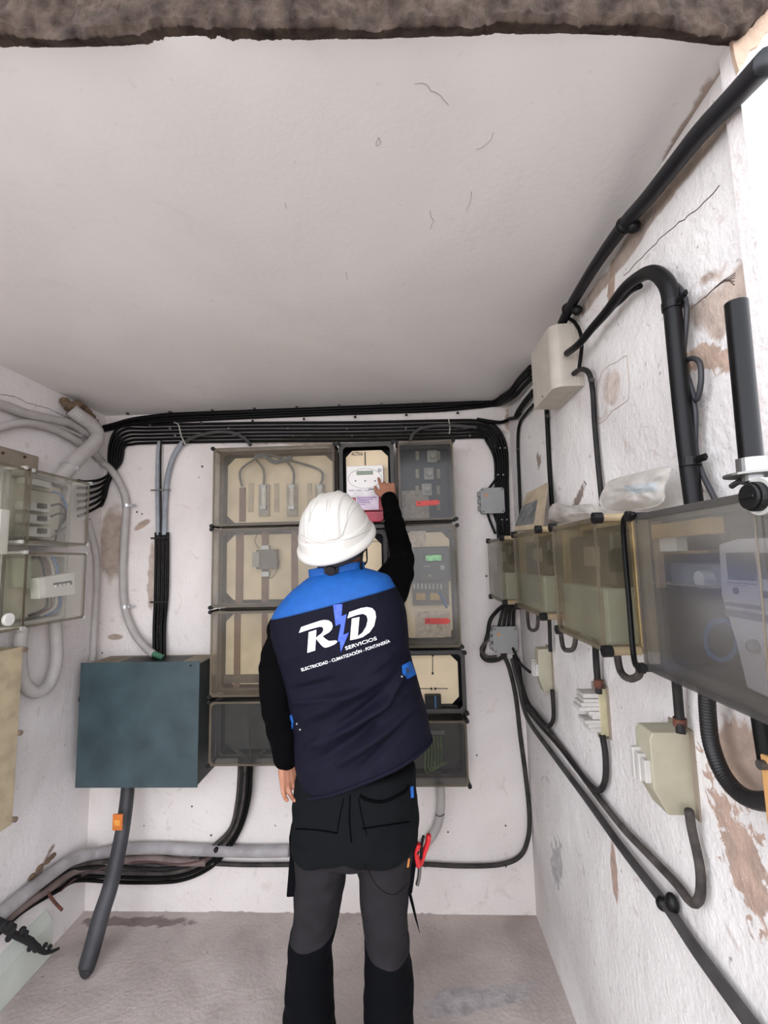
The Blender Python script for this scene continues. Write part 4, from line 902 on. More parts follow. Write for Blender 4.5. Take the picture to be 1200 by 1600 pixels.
e.part(MB().box(-e.W / 2, e.W / 2, -.06, -.04, 0, e.H), 'panel', ow, bevel=.002); e.part(MB().box(-e.W / 2 + .01, e.W / 2, -.04, 0, .01, e.H - .01), 'batten', ow, bevel=.002)
e.part(MB().cyl((-e.W / 2 + .008, -.06, e.H - .012), (-e.W / 2 + .008, -.068, e.H - .012), .006, 12), 'hinge_screw', darkf)

# lower left: big tube out of the teal box, bundle of dusty cables
T('black_pipe', [B(201, 1212, .1), B(198, 1250, .12), B(191, 1300, .16), B(181, 1350, .2), B(171, 1390, .24), B(158, 1430, .27), B(146, 1475, .3), B(137, 1506, .32), B(130, 1530, .335)], [.026, .027, .028, .029, .0295, .0305, .031, .030, .024], M('grey_black_tube', (62, 62, 66), .55, rgb2=(26, 26, 28), scale=6), 'thick dark tube hanging from the teal cabinet down to the floor', 'pipe', n=18)
rt = thing('orange_tag', 'small orange tag clipped on the thick dark tube', 'tag', B(185, 1298, .165))
a = B(177, 1272, .205); b = B(191, 1297, .205)
MB().box(a.x, b.x, a.y - .004, a.y + .004, b.z, a.z).build('tag_plate', M('orange_plastic', (214, 120, 50), .5), rt, bevel=.0015); MB().box(a.x + .008, b.x - .008, a.y - .0055, a.y - .004, b.z + .02, a.z - .02).build('tag_label', M('orange_pale', (232, 160, 70), .5), rt)
Gd = 'dusty cables sweeping from the bottom left box to the left wall'
for i in range(5):
    o = i * 6.2
    mt2 = [black, black, dusty, dblack, dusty][i]
    pts = [B(393 - i * 4.6, 1186, .06), B(392 - i * 4.6, 1215, .05), B(389 - i * 4.6, 1250, .04), B(378 - i * 4, 1290, .03), B(356 - i * 4, 1328 - i * 3, .025), B(325 - i * 6, 1358 - i * 4, .022), B(280 - i * 6, 1376 - o, .022), B(220, 1379 - o * 1.2, .022), B(175, 1378 - o * 1.3, .024), Lw(120 - i * 2, 1376 - o * .9, .03), Lw(90 - i * 3, 1392 - o * .9, .022), Lw(45, 1418 - o * .5, .02), Lw(10, 1447 - o * .9, .02), Lw(-60, 1520 - o, .02)]
    T('black_cable', pts, .0078, mt2, ['outermost black', 'second', 'middle dusty', 'fourth', 'innermost dusty'][i] + ' cable curving from the bottom left box away to the left wall', group=Gd)
T('conduit', [B(452, 1329, .025), B(400, 1330, .025), B(320, 1328, .025), B(250, 1325, .025), B(190, 1327, .028), B(150, 1335, .035), Lw(118, 1341, .04), Lw(90, 1358, .03), Lw(50, 1388, .03), Lw(0, 1430, .03), Lw(-60, 1490, .03)], .024, whitec, 'thick pale conduit running low along the back wall and round the left corner', 'conduit', n=14)
T('conduit', [B(640, 1332, .02), B(560, 1328, .02), B(452, 1329, .02)], .018, whitec, 'pale conduit continuing behind the legs of the worker', 'conduit', n=12)
T('conduit', [B(322, 1347, .022), B(280, 1346, .022), B(235, 1341, .022), B(190, 1345, .025), B(160, 1352, .03), Lw(118, 1360, .03), Lw(80, 1386, .02), Lw(30, 1420, .02), Lw(-50, 1490, .02)], .0165, M('brown_dusty', (128, 112, 106), .8, rgb2=(96, 82, 78), scale=14), 'brownish dusty conduit under the thick pale one', 'conduit')
T('black_cable', [B(338, 1328, .035), B(322, 1342, .035), B(280, 1350, .038), B(220, 1346, .038), B(170, 1354, .04), Lw(120, 1372, .035), Lw(95, 1392, .03)], .0035, M('red_brown_wire', (86, 58, 56), .6), 'thin red-brown wire lying over the dusty conduits')
a = B(338, 1328, .04); tag(MB().ball(a, .012, 10, 8).build('cable_end', blackp, smooth_=True), 'black knob where the thin wire ends, over the pale conduit', 'cable end')
T('conduit', [B(688, 1226, .05), B(689, 1255, .04), B(685, 1285, .035), B(672, 1310, .03), B(652, 1326, .03), B(630, 1332, .025)], .0185, greyc, 'grey conduit bending from the bottom right box down behind the pliers', 'conduit', n=14)
T('cable_tie', [B(680, 1272, .062), B(687, 1276, .064), B(695, 1272, .062)], .0015, black, 'thin black tie around the bending grey conduit', 'cable tie')
T('ground_rod', [Lw(74, 1393, .03), Lw(84, 1408, .05), Lw(97, 1422, .07)], .0055, rust, 'short rusty peg sticking out of the left wall under the cables', 'peg')
T('black_rod', [Lw(-40, 1430, .05), Lw(0, 1444, .06), Lw(22, 1460, .065), Lw(45, 1470, .07), Lw(70, 1488, .075), Lw(92, 1482, .09)], [.014, .016, .011, .013, .008, .005], M('tar_black', (20, 19, 20), .8, bump=1.0), 'lumpy tarred black rod across the lower left corner', 'rod')
rt = bpy.data.objects[[o.name for o in COL.objects if o.name.startswith('black_rod')][0]]
m = MB(); random.seed(5)
for i in range(12):
    p = Lw(2 + i * 6.5, 1448 + i * 3.3, .07); m.ball(p + Vector((random.uniform(-.01, .01),) * 3), random.uniform(.008, .015), 7, 5)
m.build('tar_lump', M('tar_black', (0, 0, 0)), rt)
# low pale cover box on the floor by the left wall
a = Fl(81, 1492); top = P(88, 1425, 1, a.y)
x1 = a.x; y1 = a.y; z1 = max(.10, min(.3, top.z))
m = MB(); m.box(XL, x1, YF + .1, y1, 0, z1 * .8); 
v = [(XL, YF + .1, z1 * .8), (x1, YF + .1, z1 * .8), (x1, y1, z1 * .8), (XL, y1, z1 * .8), (XL, YF + .1, z1 * 1.1), (XL, y1, z1 * 1.1)]
m.add(v, [(0, 1, 2, 3), (1, 4, 5, 2), (0, 4, 1), (3, 2, 5), (0, 3, 5, 4)])
tag(m.build('cover_box', M('pale_green_grey', (196, 200, 190), .6, var=.06, scale=5), bevel=.004), 'low pale green-grey cover along the foot of the left wall', 'cover')
m = MB(); random.seed(9)
for (x, y) in ((50, 1370), (62, 1356), (75, 1345), (82, 1338), (40, 1388)): m.ball(Lw(x, y, .004), .013, 7, 5, (.6, 1.5, .8))
m.build('broken_plaster', M('bare_mortar', (0, 0, 0)), wlft)

# ---------------------------------------------------------------- odds and ends on the right-hand boxes
# board leaning on the middle meter box
r = thing('leaning_board', 'small beige board with dark printed plate leaning on the middle meter box', 'board', Rw(830, 830, .06))
ps = [Rw(805, 831, .13), Rw(848, 828, .09), Rw(857, 756, .03), Rw(826, 772, .07)]
def plate(ps, th, name, mat, parent):
    n = (ps[1] - ps[0]).cross(ps[3] - ps[0]).normalized() * th; k = len(ps)
    m = MB().add([p for p in ps] + [p + n for p in ps], [list(range(k)), list(range(2 * k - 1, k - 1, -1))] + [[i, (i + 1) % k, k + (i + 1) % k, k + i] for i in range(k)])
    return m.build(name, mat, parent)
plate(ps, .008, 'board', M('beige_board', (168, 152, 128), .6), r)
def lerp4(u, w): return ps[0].lerp(ps[1], u).lerp(ps[3].lerp(ps[2], u), w)
nn = -(ps[1] - ps[0]).cross(ps[3] - ps[0]).normalized()
if nn.dot(CAM - ps[0]) < 0: nn = -nn
plate([lerp4(.02, .12) + nn * .009, lerp4(.75, .12) + nn * .009, lerp4(.72, .66) + nn * .009, lerp4(.03, .66) + nn * .009], .001, 'printed_plate', M('dark_print', (74, 76, 76), .4, rgb2=(120, 120, 116), scale=40), r)
# film bags: crumpled sheets with volume
def film(name, outline, fn, th, label, mat, amp=.01, seed=0):
    cx = sum(p[0] for p in outline) / len(outline); cy = sum(p[1] for p in outline) / len(outline)
    o = smooth([Vector((x, y, 0)) for x, y in outline] + [Vector((*outline[0], 0))], 5)[:-1]; k = len(o); R = 12; v = []; f = []
    for side in (1, -1):
        for j in range(R + 1):
            t = j / R
            for p in o:
                x = cx + (p.x - cx) * t; y = cy + (p.y - cy) * t
                c = fn(x, y, .0); n = noise.fractal(Vector((x * .045, y * .07, seed + side)), 1, 2, 4)
                hh = (1 - t ** 2.2) * th * side + n * amp * (1 - t ** 4 * .6)
                v.append(fn(x, y, .055 + hh))
    B_ = (R + 1) * k
    for s_ in (0, 1):
        for j in range(R):
            for i in range(k): f.append([s_ * B_ + j * k + i, s_ * B_ + j * k + (i + 1) % k, s_ * B_ + (j + 1) * k + (i + 1) % k, s_ * B_ + (j + 1) * k + i])
    for i in range(k): f.append([R * k + i, R * k + (i + 1) % k, B_ + R * k + (i + 1) % k, B_ + R * k + i])
    o = MB().add(v, f).build(name, mat, smooth_=True); return tag(o, label, 'plastic bag')
film('crumpled_bag', [(856, 812), (858, 795), (868, 786), (890, 790), (925, 788), (938, 800), (934, 811), (895, 817)], Rw, .028, 'crumpled clear plastic lying on the pale green meter box', bagm, .014, 3)
o = film('plastic_bag', [(942, 797), (936, 782), (944, 762), (955, 750), (1000, 738), (1047, 730), (1040, 760), (1034, 787), (990, 798)], Rw, .022, 'clear plastic bag with a blue packet inside, on the nearest meter boxes', bagm, .008, 11)
pk = [Rw(968, 762, .055), Rw(1020, 752, .055), Rw(1022, 766, .06), Rw(990, 772, .06)]
plate(pk, .006, 'blue_packet', M('blue_packet', (84, 152, 186), .4, rgb2=(120, 170, 190)), o)['label'] = 'blue packet'
# antenna-like black tube with steel base on the big box
r = thing('antenna_tube', 'upright black cylinder on a steel flange standing on the large clear box', 'cylinder', Rw(1174, 768, .12))
a = Rw(1174, 722, .12); b = Rw(1150, 472, .12)
MB().sweep([a, b], .0118, 48).build('tube', M('gloss_black', (6, 6, 7), .3, spec=.25), r, smooth_=False, bevel=.001)
MB().cyl(Rw(1176, 740, .12), Rw(1174, 716, .12), .0150, 24).build('collar', steel, r)
c_ = Rw(1176, 742, .12)
MB().cyl(c_ + Vector((0, 0, -.001)), c_ + Vector((0, 0, .0015)), .028, 28).build('flange', M('dull_steel', (140, 138, 134), .35, .9), r)
MB().cyl(Rw(1177, 752, .12), Rw(1176, 742, .12), .010, 18).build('neck', steel, r)
m = MB(); m.sweep(smooth([Rw(1143, 760, .12), Rw(1155, 753, .12), Rw(1168, 755, .12), Rw(1190, 764, .12), Rw(1215, 752, .12)], 6), .0035, 8); m.build('lever', M('lever_grey', (80, 78, 76), .4, .5), r, smooth_=True)
MB().cyl(Rw(1178, 772, .12), Rw(1177, 750, .12), .006, 12).build('stem', blackp, r)
# ================================================================== the worker
PY = -.70
def W(px, py, y=PY): return P(px, py, 1, y)
def remeshed(mb, voxel, name, mat, parent, smooth_it=6, fn=None):
    o = mb.build('_tmp', whitep, None, origin=(0, 0, 0))
    r = o.modifiers.new('r', 'REMESH'); r.mode = 'VOXEL'; r.voxel_size = voxel
    s_ = o.modifiers.new('s', 'SMOOTH'); s_.factor = .5; s_.iterations = smooth_it
    dg = bpy.context.evaluated_depsgraph_get(); dg.update()
    me = bpy.data.meshes.new_from_object(o.evaluated_get(dg)); v = [Vector(p.co) for p in me.vertices]; f = [list(p.vertices) for p in me.polygons]
    nr = [Vector(p.normal) for p in me.vertices]
    bpy.data.objects.remove(o); bpy.data.meshes.remove(me)
    if fn: v = [p + n * fn(p, n) for p, n in zip(v, nr)]
    m = MB(); m.v = v; m.f = f; m.mi = [0] * len(f)
    return m, (lambda: m.build(name, mat, parent, smooth_=True))
def loft(rings, n=64, per=8, caps=True, p=.85):
    """rings: (centre, half-vector A, half-vector B); smooth in between"""
    C_ = smooth([r[0] for r in rings], per); A_ = smooth([r[1] for r in rings], per); B_ = smooth([r[2] for r in rings], per)
    v = []; f = []; k = len(C_)
    sp = lambda t: math.copysign(abs(t) ** p, t)
    for c, a, b in zip(C_, A_, B_):
        for i in range(n):
            t = 2 * PI * i / n; v.append(c + a * sp(math.cos(t)) + b * sp(math.sin(t)))
    for j in range(k - 1):
        for i in range(n): f.append([j * n + i, j * n + (i + 1) % n, (j + 1) * n + (i + 1) % n, (j + 1) * n + i])
    if caps: f += [list(range(n - 1, -1, -1)), [(k - 1) * n + i for i in range(n)]]
    return v, f, n, k
worker = thing('person', 'worker in white hard hat and navy vest seen from behind, pressing the white meter', 'person', (W(545, 1500).x, PY, 0))
skin = M('skin', (172, 118, 92), .5, var=.08, scale=30, bump=.15, bscale=200)
navy = M('navy_fabric', (13, 13, 30), .75, var=.1, scale=40, bump=.25, bscale=900, spec=.17)
blue = M('bright_blue_fabric', (8, 88, 168), .7, var=.06, scale=40, bump=.2, bscale=900)
blk = M('black_knit', (5, 5, 6), .9, var=.1, bump=.3, bscale=700, spec=.06)
thigh = M('charcoal_stretch', (41, 39, 41), .9, var=.08, bump=.2, bscale=900, spec=.1)
seatm = M('black_canvas', (17, 18, 19), .9, var=.1, bump=.25, bscale=900, spec=.1)
kneem = M('black_cordura', (6, 7, 11), .9, var=.1, bump=.25, bscale=900, spec=.1)

# --- body: one continuous surface
b = MB()
hc = W(527, 846, -.70)                                   # centre of the head
tilt = Matrix.Rotation(math.radians(24), 3, 'X') @ Matrix.Rotation(0, 3, 'Z')
HR = Matrix.Rotation(math.radians(-7), 3, 'Y') @ Matrix.Rotation(math.radians(-8), 3, 'Z') @ Matrix.Rotation(math.radians(20), 3, 'X')
# local head frame: +y face, +z crown
H_ = lambda x, y, z: hc + HR @ Vector((x, y, z))
b.ball(H_(0, 0, .015), .1, 20, 14, (.76, .95, 1.0), HR)
b.ball(H_(0, .025, -.05), .08, 18, 12, (.75, .9, 1.0), HR)
b.ball(H_(0, .06, -.085), .03, 12, 8)
b.capsule([H_(0, .092, .0), H_(0, .112, -.03)], [.009, .015], 10, 3)                                   # nose
b.capsule([H_(-.02, .088, -.058), H_(0, .094, -.058), H_(.02, .088, -.058)], [.006, .008, .006], 8, 3)   # lips
for s_ in (-1, 1): b.ball(H_(s_ * .078, -.005, -.02), .03, 12, 8, (.35, .7, 1), HR)
nk = W(524, 925, -.69)
b.capsule([hc - Vector((0, 0, .03)), nk], [.056, .062], 16, 4)
sL, sR = W(447, 985, -.70), W(604, 938, -.67)
b.capsule([sL, W(524, 945, -.70), sR], [.055, .085, .055], 16, 6)
b.capsule([W(525, 950, -.70), W(540, 1080, -.70), W(556, 1230, -.70)], [.10, .105, .115], 20, 5)
b.capsule([W(515, 960, -.70), W(524, 1180, -.70)], [.09, .09], 20, 5); b.capsule([W(570, 950, -.70), W(585, 1180, -.70)], [.08, .09], 20, 5)
eR, wR = W(627, 868, -.46), W(608, 780, -.262)
eL_, wL = W(431, 1090, -.745), W(447, 1184, -.735)
b.capsule([sR, eR, wR], [.045, .036, .024], 14, 6); b.capsule([sL, eL_, wL], [.043, .036, .025], 14, 6)
hipL, hipR = W(512, 1275), W(598, 1275)
kL, kR = W(484, 1480, -.70), W(607, 1480, -.70)
fzL, fzR = Vector((W(482, 1600).x, PY, .085)), Vector((W(609, 1600).x, PY, .085))
b.capsule([hipL, kL, fzL], [.072, .048, .034], 16, 6); b.capsule([hipR, kR, fzR], [.072, .048, .034], 16, 6)
b.capsule([hipL, hipR], [.08, .08], 16, 4)
for fz in (fzL, fzR): b.capsule([fz + Vector((0, -.03, -.05)), fz + Vector((0, .14, -.055))], [.03, .026], 12, 4)
def hand(b, w, dirf, across, nrm, curl, scale=1.0, thumb=1, fcurls=(1, 1, 1, 1)):
    """w wrist; dirf towards fingers; across towards the thumb side; nrm palm normal (fingers bend that way)"""
    dirf = dirf.normalized(); across = (across - dirf * across.dot(dirf)).normalized(); nrm = dirf.cross(across) * (1 if dirf.cross(across).dot(nrm) > 0 else -1)
    s = scale
    for k, off in enumerate((.026, .009, -.009, -.026)):
        b.capsule([w + across * off * .55 * s, w + dirf * .045 * s + across * off * .85 * s, w + dirf * .085 * s + across * off * s], [.0155 * s, .0145 * s, .0118 * s], 10, 3)
    for k, (off, L_) in enumerate(((.027, .068), (.0095, .076), (-.009, .070), (-.027, .056))):
        p = w + dirf * .085 * s + across * off * 1.1 * s; pts = [p]; d = dirf; a = 0; fan = across * off * 4.5
        for q_, fr in enumerate((.45, .32, .23)):
            a += curl * fcurls[k] * (.5, .8, .6)[q_]; d = (dirf * math.cos(a) + nrm * math.sin(a) + fan * (.9 if q_ == 0 else .5)).normalized(); pts.append(pts[-1] + d * L_ * fr * s)
        b.capsule(pts, [.0088 * s, .0082 * s, .0076 * s, .0068 * s], 10, 4)
    t0 = w + dirf * .025 * s + across * .022 * s; t1 = t0 + (across * .6 + dirf * .75 + nrm * .25).normalized() * .042 * s; t2 = t1 + (across * .2 + dirf * .95 + nrm * .35).normalized() * .032 * s; t3 = t2 + (dirf * .95 + nrm * .45).normalized() * .024 * s
    b.capsule([t0, t1, t2, t3], [.0155 * s, .0125 * s, .0105 * s, .0088 * s], 10, 4)
# right hand: index fingertip on the meter, other fingers bent; thumb side towards the left
tip = B(593, 737, .17)
hd = (B(603, 744, .19) - wR)
hand(b, wR, hd, Vector((-1, 0, .1)), Vector((0, 1, -.2)), .9, .92, 1, (.25, .9, 1.3, 1.5))
# left hand hanging, thumb forward/inside, slightly curled
hand(b, wL, Vector((.16, .04, -1)), Vector((.75, .6, 0)), Vector((.6, -.75, 0)), .8, .84, 1)
_, mk = remeshed(b, .0032, 'body', skin, worker, 3); body_o = mk()
# eyes and hair
for s_ in (-1, 1):
    MB().ball(H_(s_ * .031, .083, .002), .012, 14, 10).build('eye', M('eye_white', (232, 230, 226), .2), worker, smooth_=True)
hr = MB(); hr.ball(H_(0, -.006, .02), .1035, 28, 18, (.78, .96, .98), HR); 
hv = hr.v; keep = [i for i, f in enumerate(hr.f) if (lambda c: (HR.inverted() @ (c - hc)).y < .055 and (HR.inverted() @ (c - hc)).z > -.065)(sum((hv[j] for j in f), Vector()) / len(f))]
hr.f = [hr.f[i] for i in keep]; hr.mi = [0] * len(hr.f)
hr.build('hair', M('dark_hair', (26, 20, 18), .7, bump=.8, bscale=400), worker, smooth_=True)

# --- black long-sleeved sweatshirt
sw = MB()
for pts, rr in (([sR + Vector((-.03, 0, -.02)), W(616, 905, -.60), eR, W(617, 822, -.36), wR + (eR - wR).normalized() * .0], [.072, .062, .045, .040, .033]), ([sL + Vector((.02, 0, -.01)), W(435, 1030, -.715), eL_, W(440, 1140, -.742), wL], [.066, .056, .048, .043, .036])):
    sw.capsule(pts, rr, 20, 8)
sw.capsule([sL, W(524, 950, -.70), sR], [.06, .09, .06], 16, 6); sw.capsule([W(525, 960, -.70), W(540, 1150, -.70)], [.11, .11], 20, 5)
sw.capsule([W(524, 905, -.69), W(524, 950, -.69)], [.07, .09], 18, 4)
def wr_sleeve(p, n):
    return .0035 * noise.noise(p * 26) + .003 * math.sin(p.z * 95 + noise.noise(p * 9) * 6) * (.5 + .5 * noise.noise(p * 5 + Vector((3, 1, 4))))
_, mk = remeshed(sw, .006, 'sweatshirt', blk, worker, 4, wr_sleeve); mk()
for (w0, e0) in ((wR, eR), (wL, eL_)):
    d = (e0 - w0).normalized(); m = MB(); m.sweep([w0 - d * .012, w0 - d * .006, w0 + d * .03], [.032, .034, .036], 24); m.build('cuff', blk, worker, smooth_=True)

# --- vest
XB = lambda v: Vector((0, -v, 0))
RG = [((491, 897), (566, 886), .062), ((470, 912), (591, 893), .085), ((446, 935), (607, 899), .105), ((430, 960), (615, 911), .122), ((426, 985), (628, 935), .132),
      ((431, 1018), (637, 968), .138), ((441, 1056), (640, 1016), .138), ((451, 1096), (650, 1054), .134), ((458, 1136), (660, 1090), .134), ((461, 1180), (668, 1118), .138), ((466, 1207), (672, 1140), .142), ((470, 1229), (673, 1150), .142)]
rings = []
for (l, r, bb_) in RG:
    a = W(*l); c = W(*r); rings.append(((a + c) / 2, (c - a) / 2, XB(bb_)))
n_, per = 160, 12
v, f, n_, k_ = loft(rings, n_, per, caps=False, p=.88)
folds = [((612, 1050), (470, 1128), .013, .016), ((645, 1078), (478, 1172), .015, .014), ((655, 1104), (530, 1192), .012, .012), ((560, 1080), (452, 1104), .010, .010), ((640, 1040), (588, 1120), .012, .012),
         ((600, 1085), (500, 1160), -.010, .010), ((648, 1060), (560, 1150), -.011, .012), ((590, 1130), (480, 1200), -.007, .012), ((520, 1062), (446, 1085), -.008, .010), ((640, 1130), (560, 1205), -.008, .012), ((632, 1010), (560, 1062), .007, .012), ((500, 1000), (436, 1040), .004, .012)]
fw = [(W(*a, PY - .13), W(*c, PY - .13), am, wd) for a, c, am, wd in folds]
out = []
for j in range(k_):
    for i in range(n_):
        p = v[j * n_ + i]; t = 2 * PI * i / n_; back = max(0, math.sin(t)) ** .5 if math.sin(t) > 0 else 0
        nrm = Vector((math.cos(t), -math.sin(t), 0)); d = 0
        for a, c, am, wd in fw:
            ax = Vector((c.x - a.x, c.z - a.z)); q_ = Vector((p.x - a.x, p.z - a.z)); u = q_.dot(ax) / ax.length_squared
            uc = min(max(u, 0), 1); dist = (q_ - ax * uc).length; en = math.sin(PI * min(max(u * .9 + .05, 0), 1)) ** .5
            d += am * math.exp(-(dist / wd) ** 2) * (en if 0 < u < 1 else .3) * 1.7
        d = d * back + .004 * noise.noise(p * 11) + .002 * noise.noise(p * 28)
        if j < 4 * per: d *= .35 + .65 * j / (4 * per)
        out.append(p + nrm * d)
v = out
yj = 3 * per + 3                                           # seam between yoke and navy panel
def sub(j0, j1): return [q for q in f if j0 * n_ <= q[0] < j1 * n_]
def piece(fs, name, mat, th=.004):
    idx = sorted({i for q in fs for i in q}); mp = {g: h for h, g in enumerate(idx)}
    m = MB().add([v[i] for i in idx], [[mp[i] for i in q] for q in fs]); o = m.build(name, mat, worker, smooth_=True)
    so = o.modifiers.new('t', 'SOLIDIFY'); so.thickness = th; so.offset = -1; return o
vest = piece(sub(yj, k_ - 1), 'vest', navy)
yoke = piece(sub(0, yj), 'vest_yoke', blue)
hm = MB(); ql = [v[(k_ - 1) * n_ + i] for i in range(n_)] + [v[(k_ - 1) * n_]]
hm.sweep(ql, .0055, 8); hm.build('vest_hem', navy, worker, smooth_=True)
# seam lines
sm = MB(); sm.sweep([v[yj * n_ + i] for i in range(n_)] + [v[yj * n_]], .0016, 6); sm.build('yoke_seam', M('blue_dark', (10, 70, 130), .7), worker, smooth_=True)
# collar
cr = []
for (l, r, bb_) in (((489, 912), (570, 902), .066), ((485, 902), (569, 890), .066), ((484, 890), (567, 877), .064)):
    a = W(*l); c = W(*r); cr.append(((a + c) / 2, (c - a) / 2, XB(bb_)))
cv_, cf_, cn, ck = loft(cr, 48, 5, caps=False, p=.95)
co = MB().add([p + Vector((0, 0, .0))for p in cv_], cf_).build('vest_collar', blue, worker, smooth_=True); so = co.modifiers.new('t', 'SOLIDIFY'); so.thickness = .006; so.offset = 0
# armhole bindings hinted by the side tabs and the armhole sleeves
# blue adjuster tabs with snaps
bvh = BVHTree.FromPolygons([tuple(p) for p in v], f)
def onvest(px, py, off=.0012):
    d = ray(px, py).normalized(); h = bvh.ray_cast(CAM, d)
    if h[0] is None: return None
    return h[0] - d * off
from mathutils.geometry import tessellate_polygon
def decal(polys, name, mat, cuts=.006, off=.0012, parent=worker):
    """printed shape: outlines in photo pixels laid on the back of the vest"""
    bm = bmesh.new()
    for pl_ in polys:
        if isinstance(pl_, tuple):
            vs = [bm.verts.new((x, y, 0)) for x, y in pl_[0]]
            for q_ in pl_[1]:
                try: bm.faces.new([vs[i] for i in q_])
                except ValueError: pass
        else:
            vs = [bm.verts.new((x, y, 0)) for x, y in pl_]
            for q_ in tessellate_polygon([[Vector((x, y, 0)) for x, y in pl_]]): bm.faces.new([vs[i] for i in q_])
    bmesh.ops.triangulate(bm, faces=bm.faces)
    for _ in range(4):
        le = [e_ for e_ in bm.edges if e_.calc_length() > 3.0]
        if not le: break
        bmesh.ops.subdivide_edges(bm, edges=le, cuts=1); bmesh.ops.triangulate(bm, faces=bm.faces)
    vs = []; ok = []
    for q_ in bm.verts:
        h = onvest(q_.co.x, q_.co.y, off); ok.append(h is not None); vs.append(h if h else Vector((0, 0, 0)))
    bm.verts.index_update()
    fs = [[q_.index for q_ in fc.verts] for fc in bm.faces if all(ok[q_.index] for q_ in fc.verts)]; bm.free()
    if not fs: return None
    used = sorted({i for q_ in fs for i in q_}); mp = {g: h for h, g in enumerate(used)}
    o = MB().add([vs[i] for i in used], [[mp[i] for i in q_] for q_ in fs]).build(name, mat, parent)
    return o
pw = M('print_white', (246, 246, 246), .6, var=.01); pb = M('print_blue', (72, 102, 212), .6, rgb2=(50, 76, 190), scale=60)
cx_ = lambda L_: [(450 + x * .15833, 920 + y * .1584) for x, y in L_]
Rb = [(108, 435), (130, 378), (230, 343), (320, 314), (360, 307), (400, 312), (430, 332), (441, 368), (432, 400), (405, 430), (350, 462), (342, 468), (375, 498), (405, 515), (440, 512), (472, 509), (486, 518), (480, 532), (460, 548), (410, 570), (372, 581), (348, 574), (325, 552), (274, 490), (290, 470), (330, 440), (347, 415), (348, 390), (335, 375), (310, 374), (215, 400)]
Rs = [(204, 428), (280, 404), (268, 608), (190, 632)]
Db = [(585, 292), (605, 230), (720, 190), (780, 180), (830, 190), (860, 222), (869, 280), (850, 365), (805, 430), (735, 478), (670, 496), (612, 507), (630, 294), (705, 278), (688, 468), (735, 432), (772, 370), (787, 305), (775, 264), (738, 246), (680, 258)]
Bo = [(445, 160), (537, 150), (528, 270), (578, 250), (545, 455), (602, 430), (560, 530), (520, 625), (512, 520), (490, 520), (522, 345), (470, 366)]
decal([cx_(Rb)], 'logo_letter', pw); decal([cx_(Rs)], 'logo_letter', pw); decal([cx_(Db)], 'logo_letter', pw); decal([cx_(Bo)], 'logo_bolt', pb, off=.0018)
def tdecal(txt, p0, p1, h, bold, name, sag=0):
    vv, ff = text_mesh(txt, bold); a = Vector(p0); b2 = Vector(p1); d = b2 - a; nn_ = Vector((d.y, -d.x)).normalized()
    pts = [tuple(a + d * x + nn_ * h * y + Vector((0, sag * 4 * x * (1 - x)))) for x, y in vv]
    decal([(pts, ff)], name, pw)
tdecal('SERVICIOS', (540.3, 1015.8), (589.3, 999.5), 5.6, .012, 'logo_lettering')
tdecal('ELECTRICIDAD - CLIMATIZACIÓN - FONTANERÍA', (471.5, 1049), (610, 1003.5), 5.0, .012, 'logo_lettering', 1.2)
t1 = decal([[(628, 1040), (641, 1033), (650, 1054), (637, 1061), (629, 1052)]], 'adjuster_tab', blue, off=.004); t2 = decal([[(440, 1126), (455, 1117), (458, 1128), (456, 1150), (447, 1148)]], 'adjuster_tab', blue, off=.004)
for t_, (x, y) in ((t1, (636, 1047)), (t2, (452, 1132))):
    if t_: 
        s0 = t_.modifiers.new('t', 'SOLIDIFY'); s0.thickness = .004; s0.offset = 0
        h = onvest(x, y, .006)
        if h: MB().cyl(h, h + Vector((0, -.003, 0)), .006, 14).build('snap', M('snap_dark', (30, 40, 60), .3, .6), t_)
for (x, y) in ((628, 1057), (464, 1131), (469, 1140)):
    h = onvest(x, y, .002)
    if h: MB().ball(h, .004, 10, 8).build('rivet', steel, worker, smooth_=True)

# --- hard hat
hm_ = M('hat_white', (220, 216, 208), .4, var=.015)
HC = W(526, 842, -.70)
HM = Matrix.Rotation(math.radians(-6), 3, 'Y') @ Matrix.Rotation(math.radians(-10), 3, 'Z') @ Matrix.Rotation(math.radians(27), 3, 'X')
Q = lambda x, y, z: HC + HM @ Vector((x, y, z))
na, nb = 144, 56; v2 = []; f2 = []
def st(a, b_, x): t = min(max((x - a) / (b_ - a), 0), 1); return t * t * (3 - 2 * t)
for j in range(nb + 1):
    ph = PI / 2 * j / nb
    for i in range(na):
        th = 2 * PI * i / na; cx2 = math.cos(th); sy2 = math.sin(th); r = math.cos(ph) ** .72; z = math.sin(ph)
        x = .112 * r * cx2; y = .142 * r * sy2; h = .140 * z
        ctr = st(.056, .050, abs(x)) * st(.050, .056, h)              # raised middle panel
        side = st(.012, .016, abs(abs(x) - .066) * 1.0) if False else 0
        rib = .0035 * (st(.030, .027, abs(x)) - st(.024, .021, abs(x))) * st(.09, .10, h)
        low = .003 * st(.047, .043, h)
        g = 1 + (.0045 * ctr + rib + low) / .12
        v2.append(Q(x * g, y * g, h * g))
for j in range(nb):
    for i in range(na): f2.append([j * na + i, j * na + (i + 1) % na, (j + 1) * na + (i + 1) % na, (j + 1) * na + i])
hatm = MB().add(v2, f2); hs = hatm.build('hard_hat', hm_, worker, smooth_=True); so = hs.modifiers.new('t', 'SOLIDIFY'); so.thickness = .003; so.offset = -1
